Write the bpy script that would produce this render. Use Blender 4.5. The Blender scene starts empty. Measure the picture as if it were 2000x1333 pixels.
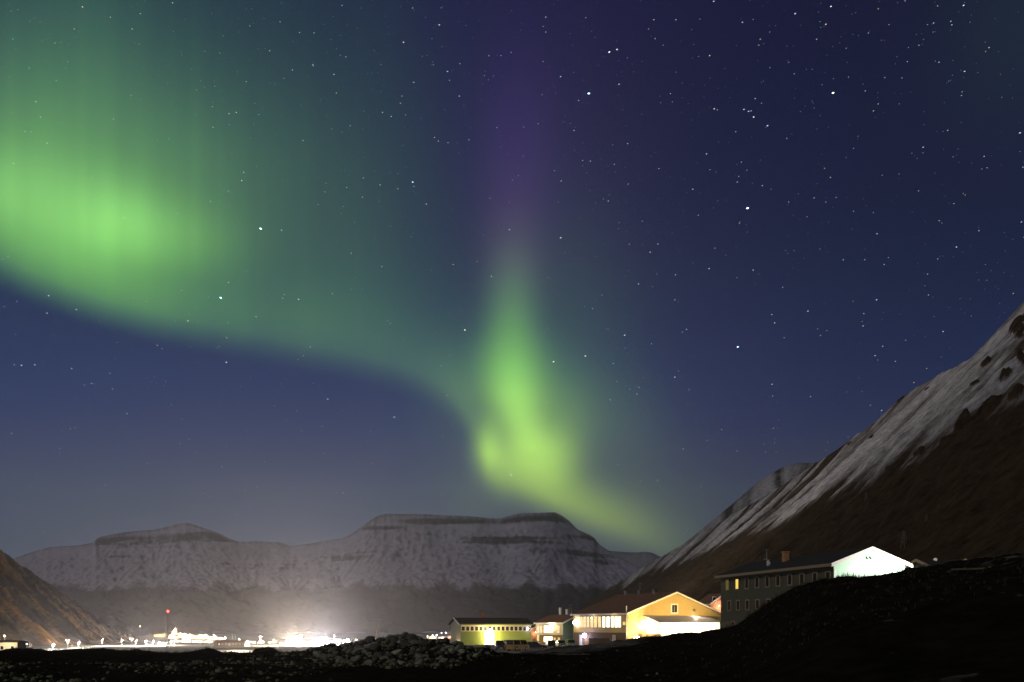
import bpy, math, random
import numpy as np
from mathutils import Vector, Matrix

# ------------------------------------------------------------------ scene, camera
S = bpy.context.scene
C = S.collection
R = math.radians
FPX, CX, HY = 2100.0, 1000.0, 1225.0          # focal length, centre and horizon of the 2000 px wide photograph
cam_d = bpy.data.cameras.new("camera")
cam = bpy.data.objects.new("camera", cam_d); C.objects.link(cam)
cam.location = (0, 0, 0); cam.rotation_euler = (R(90), 0, 0)
cam_d.sensor_width = 36; cam_d.lens = FPX / 2000 * 36
cam_d.shift_y = (HY - 666.5) / 2000
cam_d.clip_start = 0.5; cam_d.clip_end = 300000
S.camera = cam
S.view_settings.view_transform = 'Standard'; S.view_settings.look = 'None'
S.view_settings.exposure = 0; S.view_settings.gamma = 1
S.render.engine = 'CYCLES'
cy = S.cycles
cy.use_denoising = True; cy.denoising_prefilter = 'ACCURATE'
cy.max_bounces = 4; cy.diffuse_bounces = 2; cy.glossy_bounces = 2; cy.transmission_bounces = 2
cy.volume_bounces = 0; cy.transparent_max_bounces = 8
cy.sample_clamp_indirect = 4
cy.use_light_tree = True
S.render.film_transparent = False

# ------------------------------------------------------------------ world: night sky and aurora
W = bpy.data.worlds.new("World"); S.world = W; W.use_nodes = True
wt = W.node_tree; wt.nodes.clear()
wt_out = wt.nodes.new('ShaderNodeOutputWorld'); wt_bg = wt.nodes.new('ShaderNodeBackground')
wt.links.new(wt_bg.outputs[0], wt_out.inputs[0])

class V:                                      # a tiny expression layer over math nodes
    def __init__(s, sock): s.s = sock
    def _m(s, op, *a):
        n = wt.nodes.new('ShaderNodeMath'); n.operation = op
        for i, q in enumerate((s,) + a):
            if isinstance(q, V): wt.links.new(q.s, n.inputs[i])
            else: n.inputs[i].default_value = float(q)
        return V(n.outputs[0])
    def __add__(s, o): return s._m('ADD', o)
    __radd__ = __add__
    def __mul__(s, o): return s._m('MULTIPLY', o)
    __rmul__ = __mul__
    def __sub__(s, o): return s._m('SUBTRACT', o)
    def __truediv__(s, o): return s._m('DIVIDE', o)
    def sq(s): return s._m('MULTIPLY', s)
    def exp(s): return s._m('EXPONENT')
    def max(s, o): return s._m('MAXIMUM', o)
    def min(s, o): return s._m('MINIMUM', o)
def smooth(v, lo, hi):
    n = wt.nodes.new('ShaderNodeMapRange'); n.interpolation_type = 'SMOOTHSTEP'
    wt.links.new(v.s, n.inputs['Value'])
    n.inputs['From Min'].default_value = lo; n.inputs['From Max'].default_value = hi
    return V(n.outputs['Result'])
def fcurve(v, pts, lo, hi):                   # piecewise smooth curve through (v, value) points
    ys = [p[1] for p in pts]; y0, y1 = min(ys), max(ys)
    n = wt.nodes.new('ShaderNodeFloatCurve'); cv = n.mapping.curves[0]
    pp = sorted(((p[0] - lo) / (hi - lo), (p[1] - y0) / (y1 - y0)) for p in pts)
    pp = [(min(1, max(0, a)), b) for a, b in pp]
    cv.points[0].location = pp[0]; cv.points[1].location = pp[-1]
    for a in pp[1:-1]: cv.points.new(*a)
    n.mapping.update()
    f = (v - lo) * (1 / (hi - lo))
    wt.links.new(f.min(1).max(0).s, n.inputs['Value'])
    return V(n.outputs[0]) * (y1 - y0) + y0
def AE(X, Y):                                 # azimuth / elevation of a sky point, in units of about 100 photo px
    a = math.atan((X - CX) / FPX); return 21 * a, 21 * math.atan((HY - Y) / FPX * math.cos(a))
def A_(X): return AE(X, HY)[0]
geo = wt.nodes.new('ShaderNodeTexCoord')
sep = wt.nodes.new('ShaderNodeSeparateXYZ'); wt.links.new(geo.outputs['Generated'], sep.inputs[0])
dx, dy, dz = (V(sep.outputs[i]) for i in range(3))
az = dx._m('ARCTAN2', dy) * 21
el = dz._m('ARCSINE') * 21
def gauss(X, Y, sx, sy, amp, shear=0.0):
    a, e = AE(X, Y)
    p = (az - a); q = (el - e)
    if shear: q = q + p * shear
    return ((p.sq() * (-0.5 / (sx / 100) ** 2)) + (q.sq() * (-0.5 / (sy / 100) ** 2))).exp() * amp
def skyedge(pts): return [(AE(x, y)[0], AE(x, y)[1]) for x, y in pts]

# soft vertical rays
nz = wt.nodes.new('ShaderNodeTexNoise'); nz.noise_dimensions = '1D'; nz.inputs['Scale'].default_value = 0.9
nz.inputs['Detail'].default_value = 2.0
wt.links.new(az.s, nz.inputs['W'])
rays = (V(nz.outputs[0]) - 0.5) * 0.5 + 1.0
nz2 = wt.nodes.new('ShaderNodeTexNoise'); nz2.inputs['Scale'].default_value = 0.55; nz2.inputs['Detail'].default_value = 2
cmb = wt.nodes.new('ShaderNodeCombineXYZ')
wt.links.new(az.s, cmb.inputs[0]); wt.links.new((el * 0.35).s, cmb.inputs[1]); wt.links.new(cmb.outputs[0], nz2.inputs[0])
patch = (V(nz2.outputs[0]) - 0.5) * 0.5 + 1.0

# the long arc
E = fcurve(az, skyedge([(-600, 360), (-200, 430), (0, 502), (50, 524), (100, 544), (200, 580), (300, 608), (400, 631), (500, 652),
                        (600, 672), (700, 694), (800, 722), (860, 752), (905, 800), (935, 858), (960, 920), (1000, 975)]), A_(-600), A_(1000))
d1 = el - E
AA = fcurve(az, [(A_(x), v) for x, v in [(-600, .3), (-200, .34), (0, .40), (100, .48), (200, .48), (300, .40), (400, .27), (500, .20), (600, .175), (700, .165),
                                         (800, .16), (870, .19), (930, .16), (980, .06), (1010, 0.0)]], A_(-600), A_(1010))
HH = fcurve(az, [(A_(x), v) for x, v in [(-600, 1.6), (0, 1.25), (150, 1.2), (300, .85), (450, .75), (600, .66), (800, .48), (900, .6), (1000, .8)]], A_(-600), A_(1000))
arc = smooth(d1, -0.62, 0.58) * AA * ((d1.max(0) / HH) * -1).exp() * rays
above = smooth(d1, -0.4, 1.0)
up = gauss(-20, 372, 120, 52, .27) + gauss(232, 432, 60, 46, .38) + gauss(340, 462, 85, 40, .15) + gauss(150, 335, 210, 95, .14) + gauss(330, 330, 120, 120, .05) + gauss(110, 500, 120, 50, .10) \
    + gauss(120, 230, 130, 130, .055) + gauss(170, 60, 110, 130, .022)
veil = gauss(540, 420, 220, 240, .029) + gauss(250, 130, 250, 200, .026) + gauss(760, 560, 130, 230, .03) + gauss(640, 640, 200, 90, .03)
veil = veil * (smooth(az, A_(680), A_(1080)) * -1 + 1)
nz3 = wt.nodes.new('ShaderNodeTexNoise'); nz3.noise_dimensions = '1D'; nz3.inputs['Scale'].default_value = 3.1; nz3.inputs['Detail'].default_value = 1.5
wt.links.new(az.s, nz3.inputs['W'])
fine_rays = (V(nz3.outputs[0]) - 0.5) * 0.20 + 1.0
left_part = arc + (up + veil) * above * patch * fine_rays

# the column and its folded foot
colA = fcurve(el, [(AE(1000, y)[1], v) for y, v in [(330, 0), (440, .012), (500, .05), (560, .12), (620, .22), (680, .35), (740, .53), (800, .66), (850, .60),
                                                   (900, .26), (950, .05), (1000, 0)]], AE(1000, 1000)[1], AE(1000, 330)[1])
colS = fcurve(el, [(AE(1000, y)[1], v) for y, v in [(330, .42), (500, .34), (620, .34), (700, .38), (770, .36), (830, .32), (1000, .32)]],
              AE(1000, 1000)[1], AE(1000, 330)[1])
colC = fcurve(el, [(AE(1000, y)[1], A_(x)) for y, x in [(330, 1004), (500, 1001), (680, 999), (740, 1002), (800, 1012), (870, 1034), (940, 1052), (1000, 1060)]],
              AE(1000, 1000)[1], AE(1000, 330)[1])
column = (((az - colC) / colS).sq() * -0.5).exp() * colA
T = fcurve(az, skyedge([(880, 872), (940, 912), (1000, 930), (1050, 948), (1110, 976), (1170, 1003), (1230, 1026), (1300, 1056), (1420, 1100)]), A_(880), A_(1420))
d2 = el - T
TA = fcurve(az, [(A_(x), v) for x, v in [(900, 0), (930, .10), (960, .30), (1000, .42), (1050, .46), (1110, .38), (1170, .28), (1230, .18), (1290, .09), (1350, .03), (1420, 0)]],
            A_(900), A_(1420))
tail = ((d2.min(0) / 0.25).sq() * -0.5 + (d2.max(0) / 0.40).sq() * -0.5).exp() * TA
body = gauss(955, 878, 17, 36, .40) + gauss(1005, 893, 36, 34, .22) + gauss(1085, 893, 32, 36, .30) + gauss(1092, 838, 42, 62, .17) + gauss(995, 748, 62, 50, .13)
foot = body * smooth(d2, -0.35, 0.35) + tail + column
right_veil = gauss(1215, 870, 75, 75, .034) + gauss(1120, 720, 90, 160, .022) + gauss(1085, 600, 80, 130, .015) + gauss(1000, 820, 110, 120, .05) \
    + gauss(1270, 1010, 80, 60, .03) + gauss(925, 968, 35, 40, .025) + gauss(1170, 800, 60, 60, .03) + gauss(1995, 50, 100, 110, .010)
green = left_part + foot + right_veil
violet = gauss(1010, 310, 55, 105, .62) + gauss(1010, 260, 130, 200, .22)
mauve = gauss(1000, 500, 42, 85, 1.0) + gauss(1130, 470, 130, 220, .22) + gauss(1350, 800, 200, 200, .2)
rg = fcurve(el, [(AE(1000, y)[1], v) for y, v in [(0, .28), (450, .37), (600, .34), (700, .37), (760, .44), (880, .56), (960, .62), (1030, .68), (1200, .72)]],
            0.0, AE(1000, 0)[1])
dim = smooth(green, .0, .35)
bg = fcurve(el, [(AE(1000, y)[1], v) for y, v in [(0, .30), (450, .18), (600, .12), (750, .09), (880, .08), (1000, .05), (1200, .05)]], 0.0, AE(1000, 0)[1])
bg = bg + (dim * -1 + 1) * .13
# the clear sky behind, darker and bluer towards the zenith
def chan(vals): return fcurve(el, [(AE(1000, y)[1], v) for y, v in vals], AE(1000, 1225)[1] - .01, AE(1000, 0)[1] + 6)
b_r = chan([(1225, .085), (1100, .082), (1000, .071), (900, .047), (750, .022), (600, .0165), (450, .0150), (250, .0135), (0, .0125), (-700, .010)])
b_g = chan([(1225, .102), (1100, .100), (1000, .090), (900, .060), (750, .035), (600, .0268), (450, .0205), (250, .0165), (0, .0138), (-700, .010)])
b_b = chan([(1225, .140), (1100, .146), (1000, .146), (900, .138), (750, .118), (600, .087), (450, .070), (250, .060), (0, .054), (-700, .045)])
dimr = smooth(az, A_(700), A_(1900)) * -0.26 + 1
rr = (b_r * dimr) + green * rg + violet * .024 + mauve * .035
gg = (b_g * dimr) + green + violet * .010 + mauve * .018
bb = (b_b * (smooth(az, A_(700), A_(1950)) * -0.36 + 1)) + green * bg + violet * .058 + mauve * .026
cc = wt.nodes.new('ShaderNodeCombineColor')
for i, v in enumerate((rr, gg, bb)): wt.links.new(v.max(0).s, cc.inputs[i])
wt.links.new(cc.outputs[0], wt_bg.inputs['Color'])
wt_bg.inputs['Strength'].default_value = 1.0

# ------------------------------------------------------------------ moon
moon_d = bpy.data.lights.new("moon", 'SUN'); moon_d.energy = 0.62; moon_d.angle = R(0.5); moon_d.color = (1, .93, .86)
moon = bpy.data.objects.new("moon", moon_d); C.objects.link(moon)
MOON = Vector((-0.50, -0.72, 0.48))
moon.rotation_euler = MOON.to_track_quat('Z', 'Y').to_euler()

# ------------------------------------------------------------------ helpers
rnd = random.Random(7)
def P(X, Y, d): return Vector(((X - CX) / FPX * d, d, (HY - Y) / FPX * d))
def hash2(ix, iy, seed):
    h = (ix.astype(np.int64) * 374761393 + iy.astype(np.int64) * 668265263 + seed * 1274126177) & 0xFFFFFFFF
    h = ((h ^ (h >> 13)) * 1103515245) & 0xFFFFFFFF
    h = ((h ^ (h >> 16)) * 2246822519) & 0xFFFFFFFF
    return ((h ^ (h >> 15)) & 0xFFFFFF) / float(0xFFFFFF)
def vnoise(x, y, seed=0):
    x = np.asarray(x, float); y = np.asarray(y, float)
    ix, iy = np.floor(x), np.floor(y); fx, fy = x - ix, y - iy
    fx = fx * fx * fx * (fx * (fx * 6 - 15) + 10); fy = fy * fy * fy * (fy * (fy * 6 - 15) + 10)
    a, b = hash2(ix, iy, seed), hash2(ix + 1, iy, seed); c, d = hash2(ix, iy + 1, seed), hash2(ix + 1, iy + 1, seed)
    return (a * (1 - fx) + b * fx) * (1 - fy) + (c * (1 - fx) + d * fx) * fy - .5
def fbm(x, y, o=4, seed=0, g=.5):
    s, a = 0, 1.0
    for i in range(o):
        s = s + a * vnoise(x, y, seed + i * 17); x = np.asarray(x) * 2.03 + 3.1; y = np.asarray(y) * 2.03 + 7.7; a *= g
    return s
def ridged(x, y, o=4, seed=0, g=.5):
    s, a = 0, 1.0
    for i in range(o):
        s = s + a * (1 - np.abs(vnoise(x, y, seed + i * 13)) * 4); x = np.asarray(x) * 2.07 + 1.3; y = np.asarray(y) * 2.07 + 5.1; a *= g
    return s
def sstep(v, lo, hi):
    t = np.clip((np.asarray(v, float) - lo) / (hi - lo), 0, 1); return t * t * (3 - 2 * t)

def tag(o, label=None, cat=None, group=None, kind=None):
    if label: o['label'] = label
    if cat: o['category'] = cat
    if group: o['group'] = group
    if kind: o['kind'] = kind
    return o
def thing(name, label, cat, loc=(0, 0, 0), rotz=0.0, group=None):
    o = bpy.data.objects.new(name, None); C.objects.link(o); o.location = loc; o.rotation_euler = (0, 0, rotz)
    o.empty_display_size = .5
    return tag(o, label, cat, group)
def link(name, me, parent=None, mat=None, loc=None):
    if mat is not None and not me.materials: me.materials.append(mat)
    o = bpy.data.objects.new(name, me); C.objects.link(o)
    if parent is not None: o.parent = parent
    if loc is not None: o.location = loc
    return o
def copy_tree(o, parent=None):
    c = o.copy(); C.objects.link(c); c.parent = parent
    for ch in list(o.children): copy_tree(ch, c)
    return c
def grid_mesh(name, co, nu, nv, attrs=None, smooth_=True):
    me = bpy.data.meshes.new(name)
    co = np.ascontiguousarray(co.reshape(-1, 3), dtype=np.float32)
    i = np.arange(nu - 1)[:, None] * nv + np.arange(nv - 1)[None, :]
    f = np.stack([i, i + nv, i + nv + 1, i + 1], -1).reshape(-1, 4)
    me.vertices.add(len(co)); me.vertices.foreach_set('co', co.ravel())
    me.loops.add(f.size); me.loops.foreach_set('vertex_index', f.ravel().astype(np.int32))
    me.polygons.add(len(f)); me.polygons.foreach_set('loop_start', np.arange(0, f.size, 4, dtype=np.int32))
    me.update(calc_edges=True)
    if smooth_: me.polygons.foreach_set('use_smooth', np.ones(len(f), bool))
    for k, v in (attrs or {}).items():
        at = me.attributes.new(k, 'FLOAT', 'POINT'); at.data.foreach_set('value', np.ascontiguousarray(v, dtype=np.float32).ravel())
    return me

class MB:                                     # collects simple shapes into one mesh
    def __init__(s): s.v = []; s.f = []
    def add(s, vs, fs):
        n = len(s.v); s.v += [tuple(v) for v in vs]; s.f += [tuple(i + n for i in f) for f in fs]; return s
    def box(s, c, d, rz=0.0):
        x, y, z = (q / 2 for q in d); cr, sr = math.cos(rz), math.sin(rz)
        vs = []
        for k in (-z, z):
            for (i, j) in ((-x, -y), (x, -y), (x, y), (-x, y)):
                vs.append((c[0] + i * cr - j * sr, c[1] + i * sr + j * cr, c[2] + k))
        return s.add(vs, [(3, 2, 1, 0), (4, 5, 6, 7), (0, 1, 5, 4), (1, 2, 6, 5), (2, 3, 7, 6), (3, 0, 4, 7)])
    def tube(s, p, q, r0, r1=None, n=8):
        p, q = Vector(p), Vector(q); r1 = r0 if r1 is None else r1
        d = (q - p).normalized(); a = d.orthogonal().normalized(); b = d.cross(a)
        vs = [p + (a * math.cos(t) + b * math.sin(t)) * r0 for t in [2 * math.pi * i / n for i in range(n)]]
        vs += [q + (a * math.cos(t) + b * math.sin(t)) * r1 for t in [2 * math.pi * i / n for i in range(n)]]
        fs = [(i, (i + 1) % n, n + (i + 1) % n, n + i) for i in range(n)] + [tuple(range(n))[::-1], tuple(range(n, 2 * n))]
        return s.add(vs, fs)
    def prism(s, poly, axis, a, b):           # polygon in the plane across `axis`, swept from a to b
        n = len(poly)
        def pt(u, v, w): return (w, u, v) if axis == 'x' else (u, w, v) if axis == 'y' else (u, v, w)
        vs = [pt(u, v, a) for u, v in poly] + [pt(u, v, b) for u, v in poly]
        fs = [(i, (i + 1) % n, n + (i + 1) % n, n + i) for i in range(n)] + [tuple(range(n))[::-1], tuple(range(n, 2 * n))]
        return s.add(vs, fs)
    def ball(s, c, r, n=8, m=6, sz=1.0):
        vs = [(c[0], c[1], c[2] - r * sz)]
        for j in range(1, m):
            t = -math.pi / 2 + math.pi * j / m
            vs += [(c[0] + r * math.cos(t) * math.cos(2 * math.pi * i / n), c[1] + r * math.cos(t) * math.sin(2 * math.pi * i / n), c[2] + r * sz * math.sin(t)) for i in range(n)]
        vs.append((c[0], c[1], c[2] + r * sz)); L = len(vs) - 1
        fs = [(0, 1 + (i + 1) % n, 1 + i) for i in range(n)]
        for j in range(m - 2):
            for i in range(n): fs.append((1 + j * n + i, 1 + j * n + (i + 1) % n, 1 + (j + 1) * n + (i + 1) % n, 1 + (j + 1) * n + i))
        o = 1 + (m - 2) * n
        fs += [(o + i, o + (i + 1) % n, L) for i in range(n)]
        return s.add(vs, fs)
    def mesh(s, name, mat=None):
        me = bpy.data.meshes.new(name); me.from_pydata(s.v, [], s.f)
        import bmesh
        bm = bmesh.new(); bm.from_mesh(me); bmesh.ops.recalc_face_normals(bm, faces=bm.faces); bm.to_mesh(me); bm.free()
        if mat: me.materials.append(mat)
        return me
    def build(s, name, mat, parent=None, loc=None): return link(name, s.mesh(name, mat), parent, None, loc)

# ------------------------------------------------------------------ materials
def mat(name, col, rough=.7, noise=.25, scale=3.0, metal=0.0, spec=.3, stretch=(1, 1, 1), bump=0.0, stripes=None):
    m = bpy.data.materials.new(name); m.use_nodes = True; t = m.node_tree; b = t.nodes['Principled BSDF']
    b.inputs['Roughness'].default_value = rough; b.inputs['Metallic'].default_value = metal
    b.inputs['Specular IOR Level'].default_value = spec
    tc = t.nodes.new('ShaderNodeTexCoord'); mp = t.nodes.new('ShaderNodeMapping'); mp.inputs['Scale'].default_value = stretch
    t.links.new(tc.outputs['Object'], mp.inputs[0])
    n = t.nodes.new('ShaderNodeTexNoise'); n.inputs['Scale'].default_value = scale; n.inputs['Detail'].default_value = 5
    t.links.new(mp.outputs[0], n.inputs[0])
    r = t.nodes.new('ShaderNodeValToRGB')
    lo = [c * (1 - noise) for c in col]; hi = [min(1, c * (1 + noise)) for c in col]
    r.color_ramp.elements[0].color = (*lo, 1); r.color_ramp.elements[0].position = .3
    r.color_ramp.elements[1].color = (*hi, 1); r.color_ramp.elements[1].position = .7
    t.links.new(n.outputs[0], r.inputs[0]); t.links.new(r.outputs[0], b.inputs['Base Color'])
    if bump or stripes:
        bp = t.nodes.new('ShaderNodeBump'); bp.inputs['Strength'].default_value = bump or .6; bp.inputs['Distance'].default_value = .05
        if stripes:
            w = t.nodes.new('ShaderNodeTexWave'); w.bands_direction = stripes[0]; w.inputs['Scale'].default_value = stripes[1]
            w.wave_profile = 'SAW'; t.links.new(tc.outputs['Object'], w.inputs[0]); t.links.new(w.outputs[1], bp.inputs['Height'])
        else: t.links.new(n.outputs[0], bp.inputs['Height'])
        t.links.new(bp.outputs[0], b.inputs['Normal'])
    return m
def emis(name, col, strength, sample=False, col2=None):
    m = bpy.data.materials.new(name); m.use_nodes = True; t = m.node_tree; t.nodes.clear()
    o = t.nodes.new('ShaderNodeOutputMaterial'); e = t.nodes.new('ShaderNodeEmission')
    e.inputs[0].default_value = (*col, 1); e.inputs[1].default_value = strength
    if col2:
        tc = t.nodes.new('ShaderNodeTexCoord'); n = t.nodes.new('ShaderNodeTexNoise'); n.inputs['Scale'].default_value = 1.7
        t.links.new(tc.outputs['Object'], n.inputs[0]); r = t.nodes.new('ShaderNodeValToRGB')
        r.color_ramp.elements[0].color = (*col, 1); r.color_ramp.elements[1].color = (*col2, 1)
        r.color_ramp.elements[0].position = .35; r.color_ramp.elements[1].position = .65
        t.links.new(n.outputs[0], r.inputs[0]); t.links.new(r.outputs[0], e.inputs[0])
    t.links.new(e.outputs[0], o.inputs[0])
    m.cycles.emission_sampling = 'AUTO' if sample else 'NONE'
    return m
def attr_mix(name, a, b, attr, noise_scale=.05, noise_amt=.5, stretch=(1, 1, 1), rough=.9, lo=.35, hi=.65, c_noise=.35, fine=1.0, fine_stretch=(1, 1, 1), spec=0.0, nr=.62):
    """two surface coverings (rock / snow, soil / gravel) divided by a vertex attribute roughened with noise"""
    m = bpy.data.materials.new(name); m.use_nodes = True; t = m.node_tree; p = t.nodes['Principled BSDF']
    p.inputs['Roughness'].default_value = rough; p.inputs['Specular IOR Level'].default_value = spec
    at = t.nodes.new('ShaderNodeAttribute'); at.attribute_name = attr
    tc = t.nodes.new('ShaderNodeTexCoord')
    def noise(sc, st, det=6):
        mp = t.nodes.new('ShaderNodeMapping'); mp.inputs['Scale'].default_value = st; t.links.new(tc.outputs['Object'], mp.inputs[0])
        n = t.nodes.new('ShaderNodeTexNoise'); n.inputs['Scale'].default_value = sc; n.inputs['Detail'].default_value = det; n.inputs['Roughness'].default_value = nr
        t.links.new(mp.outputs[0], n.inputs[0]); return n
    n1 = noise(noise_scale, stretch); n2 = noise(fine, fine_stretch)
    m1 = t.nodes.new('ShaderNodeMath'); m1.operation = 'MULTIPLY_ADD'
    t.links.new(n1.outputs[0], m1.inputs[0]); m1.inputs[1].default_value = noise_amt; t.links.new(at.outputs['Fac'], m1.inputs[2])
    m2 = t.nodes.new('ShaderNodeMath'); m2.operation = 'SUBTRACT'; t.links.new(m1.outputs[0], m2.inputs[0]); m2.inputs[1].default_value = noise_amt / 2
    mr = t.nodes.new('ShaderNodeMapRange'); mr.interpolation_type = 'SMOOTHSTEP'; mr.inputs['From Min'].default_value = lo; mr.inputs['From Max'].default_value = hi
    t.links.new(m2.outputs[0], mr.inputs['Value'])
    def var(c):
        r = t.nodes.new('ShaderNodeValToRGB')
        r.color_ramp.elements[0].color = (*[q * (1 - c_noise) for q in c], 1); r.color_ramp.elements[0].position = .3
        r.color_ramp.elements[1].color = (*[min(1, q * (1 + c_noise)) for q in c], 1); r.color_ramp.elements[1].position = .7
        t.links.new(n2.outputs[0], r.inputs[0]); return r
    ra, rb = var(a), var(b)
    mx = t.nodes.new('ShaderNodeMix'); mx.data_type = 'RGBA'
    t.links.new(mr.outputs[0], mx.inputs[0]); t.links.new(ra.outputs[0], mx.inputs[6]); t.links.new(rb.outputs[0], mx.inputs[7])
    t.links.new(mx.outputs[2], p.inputs['Base Color'])
    bp = t.nodes.new('ShaderNodeBump'); bp.inputs['Strength'].default_value = .5; bp.inputs['Distance'].default_value = .3 / fine
    t.links.new(n2.outputs[0], bp.inputs['Height']); t.links.new(bp.outputs[0], p.inputs['Normal'])
    return m

def lamp(parent, loc, watts, col=(1, .9, .75), radius=.15, name="lamp_light", spot=None):
    d = bpy.data.lights.new(name, 'SPOT' if spot else 'POINT'); d.energy = watts; d.color = col; d.shadow_soft_size = radius
    o = bpy.data.objects.new(name, d); C.objects.link(o); o.location = loc
    if parent is not None: o.parent = parent
    if spot:
        d.spot_size = R(spot[0]); d.spot_blend = spot[1]
        o.rotation_euler = (-Vector(spot[2])).to_track_quat('Z', 'Y').to_euler()
    return o

# ------------------------------------------------------------------ ground
def tab(v, pts): return np.interp(v, [p[0] for p in pts], [p[1] for p in pts])
CREST = [(-400, 1272), (-100, 1270), (0, 1272), (30, 1270), (60, 1269), (100, 1274), (150, 1270), (200, 1268), (232, 1272), (270, 1270), (300, 1276), (340, 1276), (370, 1274),
         (398, 1268), (408, 1265.5), (422, 1270), (438, 1277), (490, 1277), (500, 1270), (518, 1267), (535, 1268), (545, 1276), (590, 1277), (600, 1271),
         (620, 1270), (640, 1265), (660, 1264), (680, 1260), (700, 1257), (710, 1254), (740, 1253), (760, 1249), (790, 1247), (810, 1249), (830, 1252),
         (860, 1256), (880, 1259), (900, 1262), (920, 1265), (940, 1268), (960, 1272), (980, 1276), (1000, 1278), (1030, 1277), (1060, 1273), (1090, 1266), (1130, 1262),
         (1170, 1258), (1210, 1252.5), (1250, 1247), (1280, 1243), (1350, 1238), (1410, 1232), (1433, 1229), (1461, 1208), (1483, 1193), (1515, 1171),
         (1555, 1150), (1596, 1142), (1631, 1136), (1690, 1130), (1744, 1127), (1771, 1120), (1801, 1115), (1852, 1107), (1893, 1102), (1920, 1099), (2000, 1086), (2300, 1060)]
CDIST = [(-400, 80), (480, 80), (600, 68), (660, 60), (920, 60), (1000, 78), (1090, 100), (1130, 108), (1280, 96), (1410, 76), (1480, 62), (1600, 52), (2000, 45), (2300, 40)]
CSTART = [(-400, 45), (560, 45), (640, 46), (900, 47), (980, 48), (1100, 50), (1300, 30), (1450, 18), (1600, 12), (2300, 8)]
FARL = [(0, -1.75), (60, -1.9), (100, -3.2), (200, -6.5), (300, -9), (600, -14.6), (800, -16.8), (1000, -18.4), (1500, -21), (2000, -24.6), (2500, -28), (3000, -31), (3400, -36), (4000, -44), (20000, -44)]
FARR = [(0, -1.75), (60, -1.9), (100, -3.0), (150, -3.9), (200, -4.25), (295, -4.5), (400, -9), (600, -14), (800, -16.6), (1000, -18.4), (1500, -21), (2000, -24.6), (2500, -28), (3000, -31), (3400, -36), (4000, -44), (20000, -44)]
def far_z(x, y):
    k = sstep(x, -48, -20)
    z = tab(y, FARL) * (1 - k) + tab(y, FARR) * k
    z = z + 12.5 * np.exp(-((x + 540) / 120) ** 2 - ((y - 1820) / 250) ** 2)
    z = z + 3.4 * sstep(x, 17, 30) * sstep(y, 60, 90) * (1 - sstep(y, 145, 195))
    return z
_Xt = np.linspace(-400, 2300, 541)
def _blur(v, k):
    g = np.exp(-.5 * (np.arange(-60, 61) * 5.0 / k) ** 2); return np.convolve(np.pad(v, 60, 'edge'), g / g.sum(), 'valid')
_cd, _cs0 = _blur(tab(_Xt, CDIST), 45), _blur(tab(_Xt, CSTART), 60)
_zsm = _blur((HY - tab(_Xt, CREST)) / FPX * _cd, 50)
CDIST = list(zip(_Xt, _cd)); CSTART = list(zip(_Xt, _cs0)); ZSM = list(zip(_Xt, _zsm))
def ground_z(x, y, detail=True):
    x = np.asarray(x, float); y = np.asarray(y, float)
    ys = np.maximum(y, 1.0)
    X = np.clip(CX + FPX * x / ys, -400, 2300)
    X = np.where(y > 1, X, np.where(x < 0, -400, 2300))
    yc = tab(X, CDIST); y0 = tab(X, CSTART); zc = (HY - tab(X, CREST)) / FPX * yc
    zs = tab(X, ZSM); front = -1.75 + (zs + 1.75) * sstep(y, y0, yc) + (zc - zs) * sstep(y, yc * .82, yc)
    sight = zc + (zc / yc) * (y - yc) - np.where(zc > -1.0, .05, .024) * (y - yc) * sstep(y, yc, yc + 6)
    fz = far_z(x, y)
    z = np.where(y <= yc, front, np.maximum(fz, sight))
    z = np.where(y < 5, -1.75, z)
    if detail:
        r = np.hypot(x, y)
        near = 1 - sstep(r, 100, 220)
        z = z + near * (.22 * fbm(x * .22, y * .22, 3, 3) + .16 * fbm(x * 1.3, y * 1.3, 3, 5)) + (1 - near) * .5 * fbm(x * .03, y * .03, 3, 9)
    return z
azs = np.concatenate([np.linspace(-180, -36, 90), np.linspace(-35, 35, 1000), np.linspace(36, 180, 90)]) * math.pi / 180
rs = np.concatenate([np.linspace(1, 22, 12), np.linspace(23, 130, 300), np.geomspace(132, 4200, 150), np.geomspace(4600, 60000, 8)])
RR, AZ = np.meshgrid(rs, azs)
GX, GY = RR * np.sin(AZ), RR * np.cos(AZ)
GZ = ground_z(GX, GY)
XX = np.clip(CX + FPX * GX / np.maximum(GY, 1), -600, 2600)
# bare gravel in and beyond the town, dark peat and moss in front
gravel = sstep(RR, 300, 600) + .8 * sstep(RR, 130, 180) * sstep(GX, -45, -25) * (1 - sstep(GX, 60, 90))  # yard gravel by the houses, its share raised to make up for missing lamplight
gravel = gravel + .44 * sstep(XX, 950, 1020) * (1 - sstep(XX, 1230, 1340)) * sstep(GY, 52, 80) * (RR < 150)  # lamplit look of the ground below the houses put into its colour
snowy = np.clip(.46 * sstep(fbm(GX * .5, GY * .35, 4, 31, .65), -.05, .35), 0, 1) * sstep(XX, 1640, 1760) * (1 - sstep(GY, 36, 46))
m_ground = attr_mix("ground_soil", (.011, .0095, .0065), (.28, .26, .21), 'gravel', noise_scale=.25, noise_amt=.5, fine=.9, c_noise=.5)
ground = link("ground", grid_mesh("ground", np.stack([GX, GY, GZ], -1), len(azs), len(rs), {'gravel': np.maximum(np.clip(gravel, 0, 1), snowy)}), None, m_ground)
tag(ground, "dark stony tundra ground falling away to the lit valley floor", "ground", kind='structure')

def hit(X, Y):                                # the point of the far ground seen at a photo pixel
    u = (X - CX) / FPX; ys = np.linspace(120, 3600, 7000)
    z = far_z(u * ys, ys); k = np.argmax(z / ys >= (HY - Y) / FPX)
    y = ys[k]; return Vector((u * y, y, float(far_z(u * y, y))))

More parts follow.
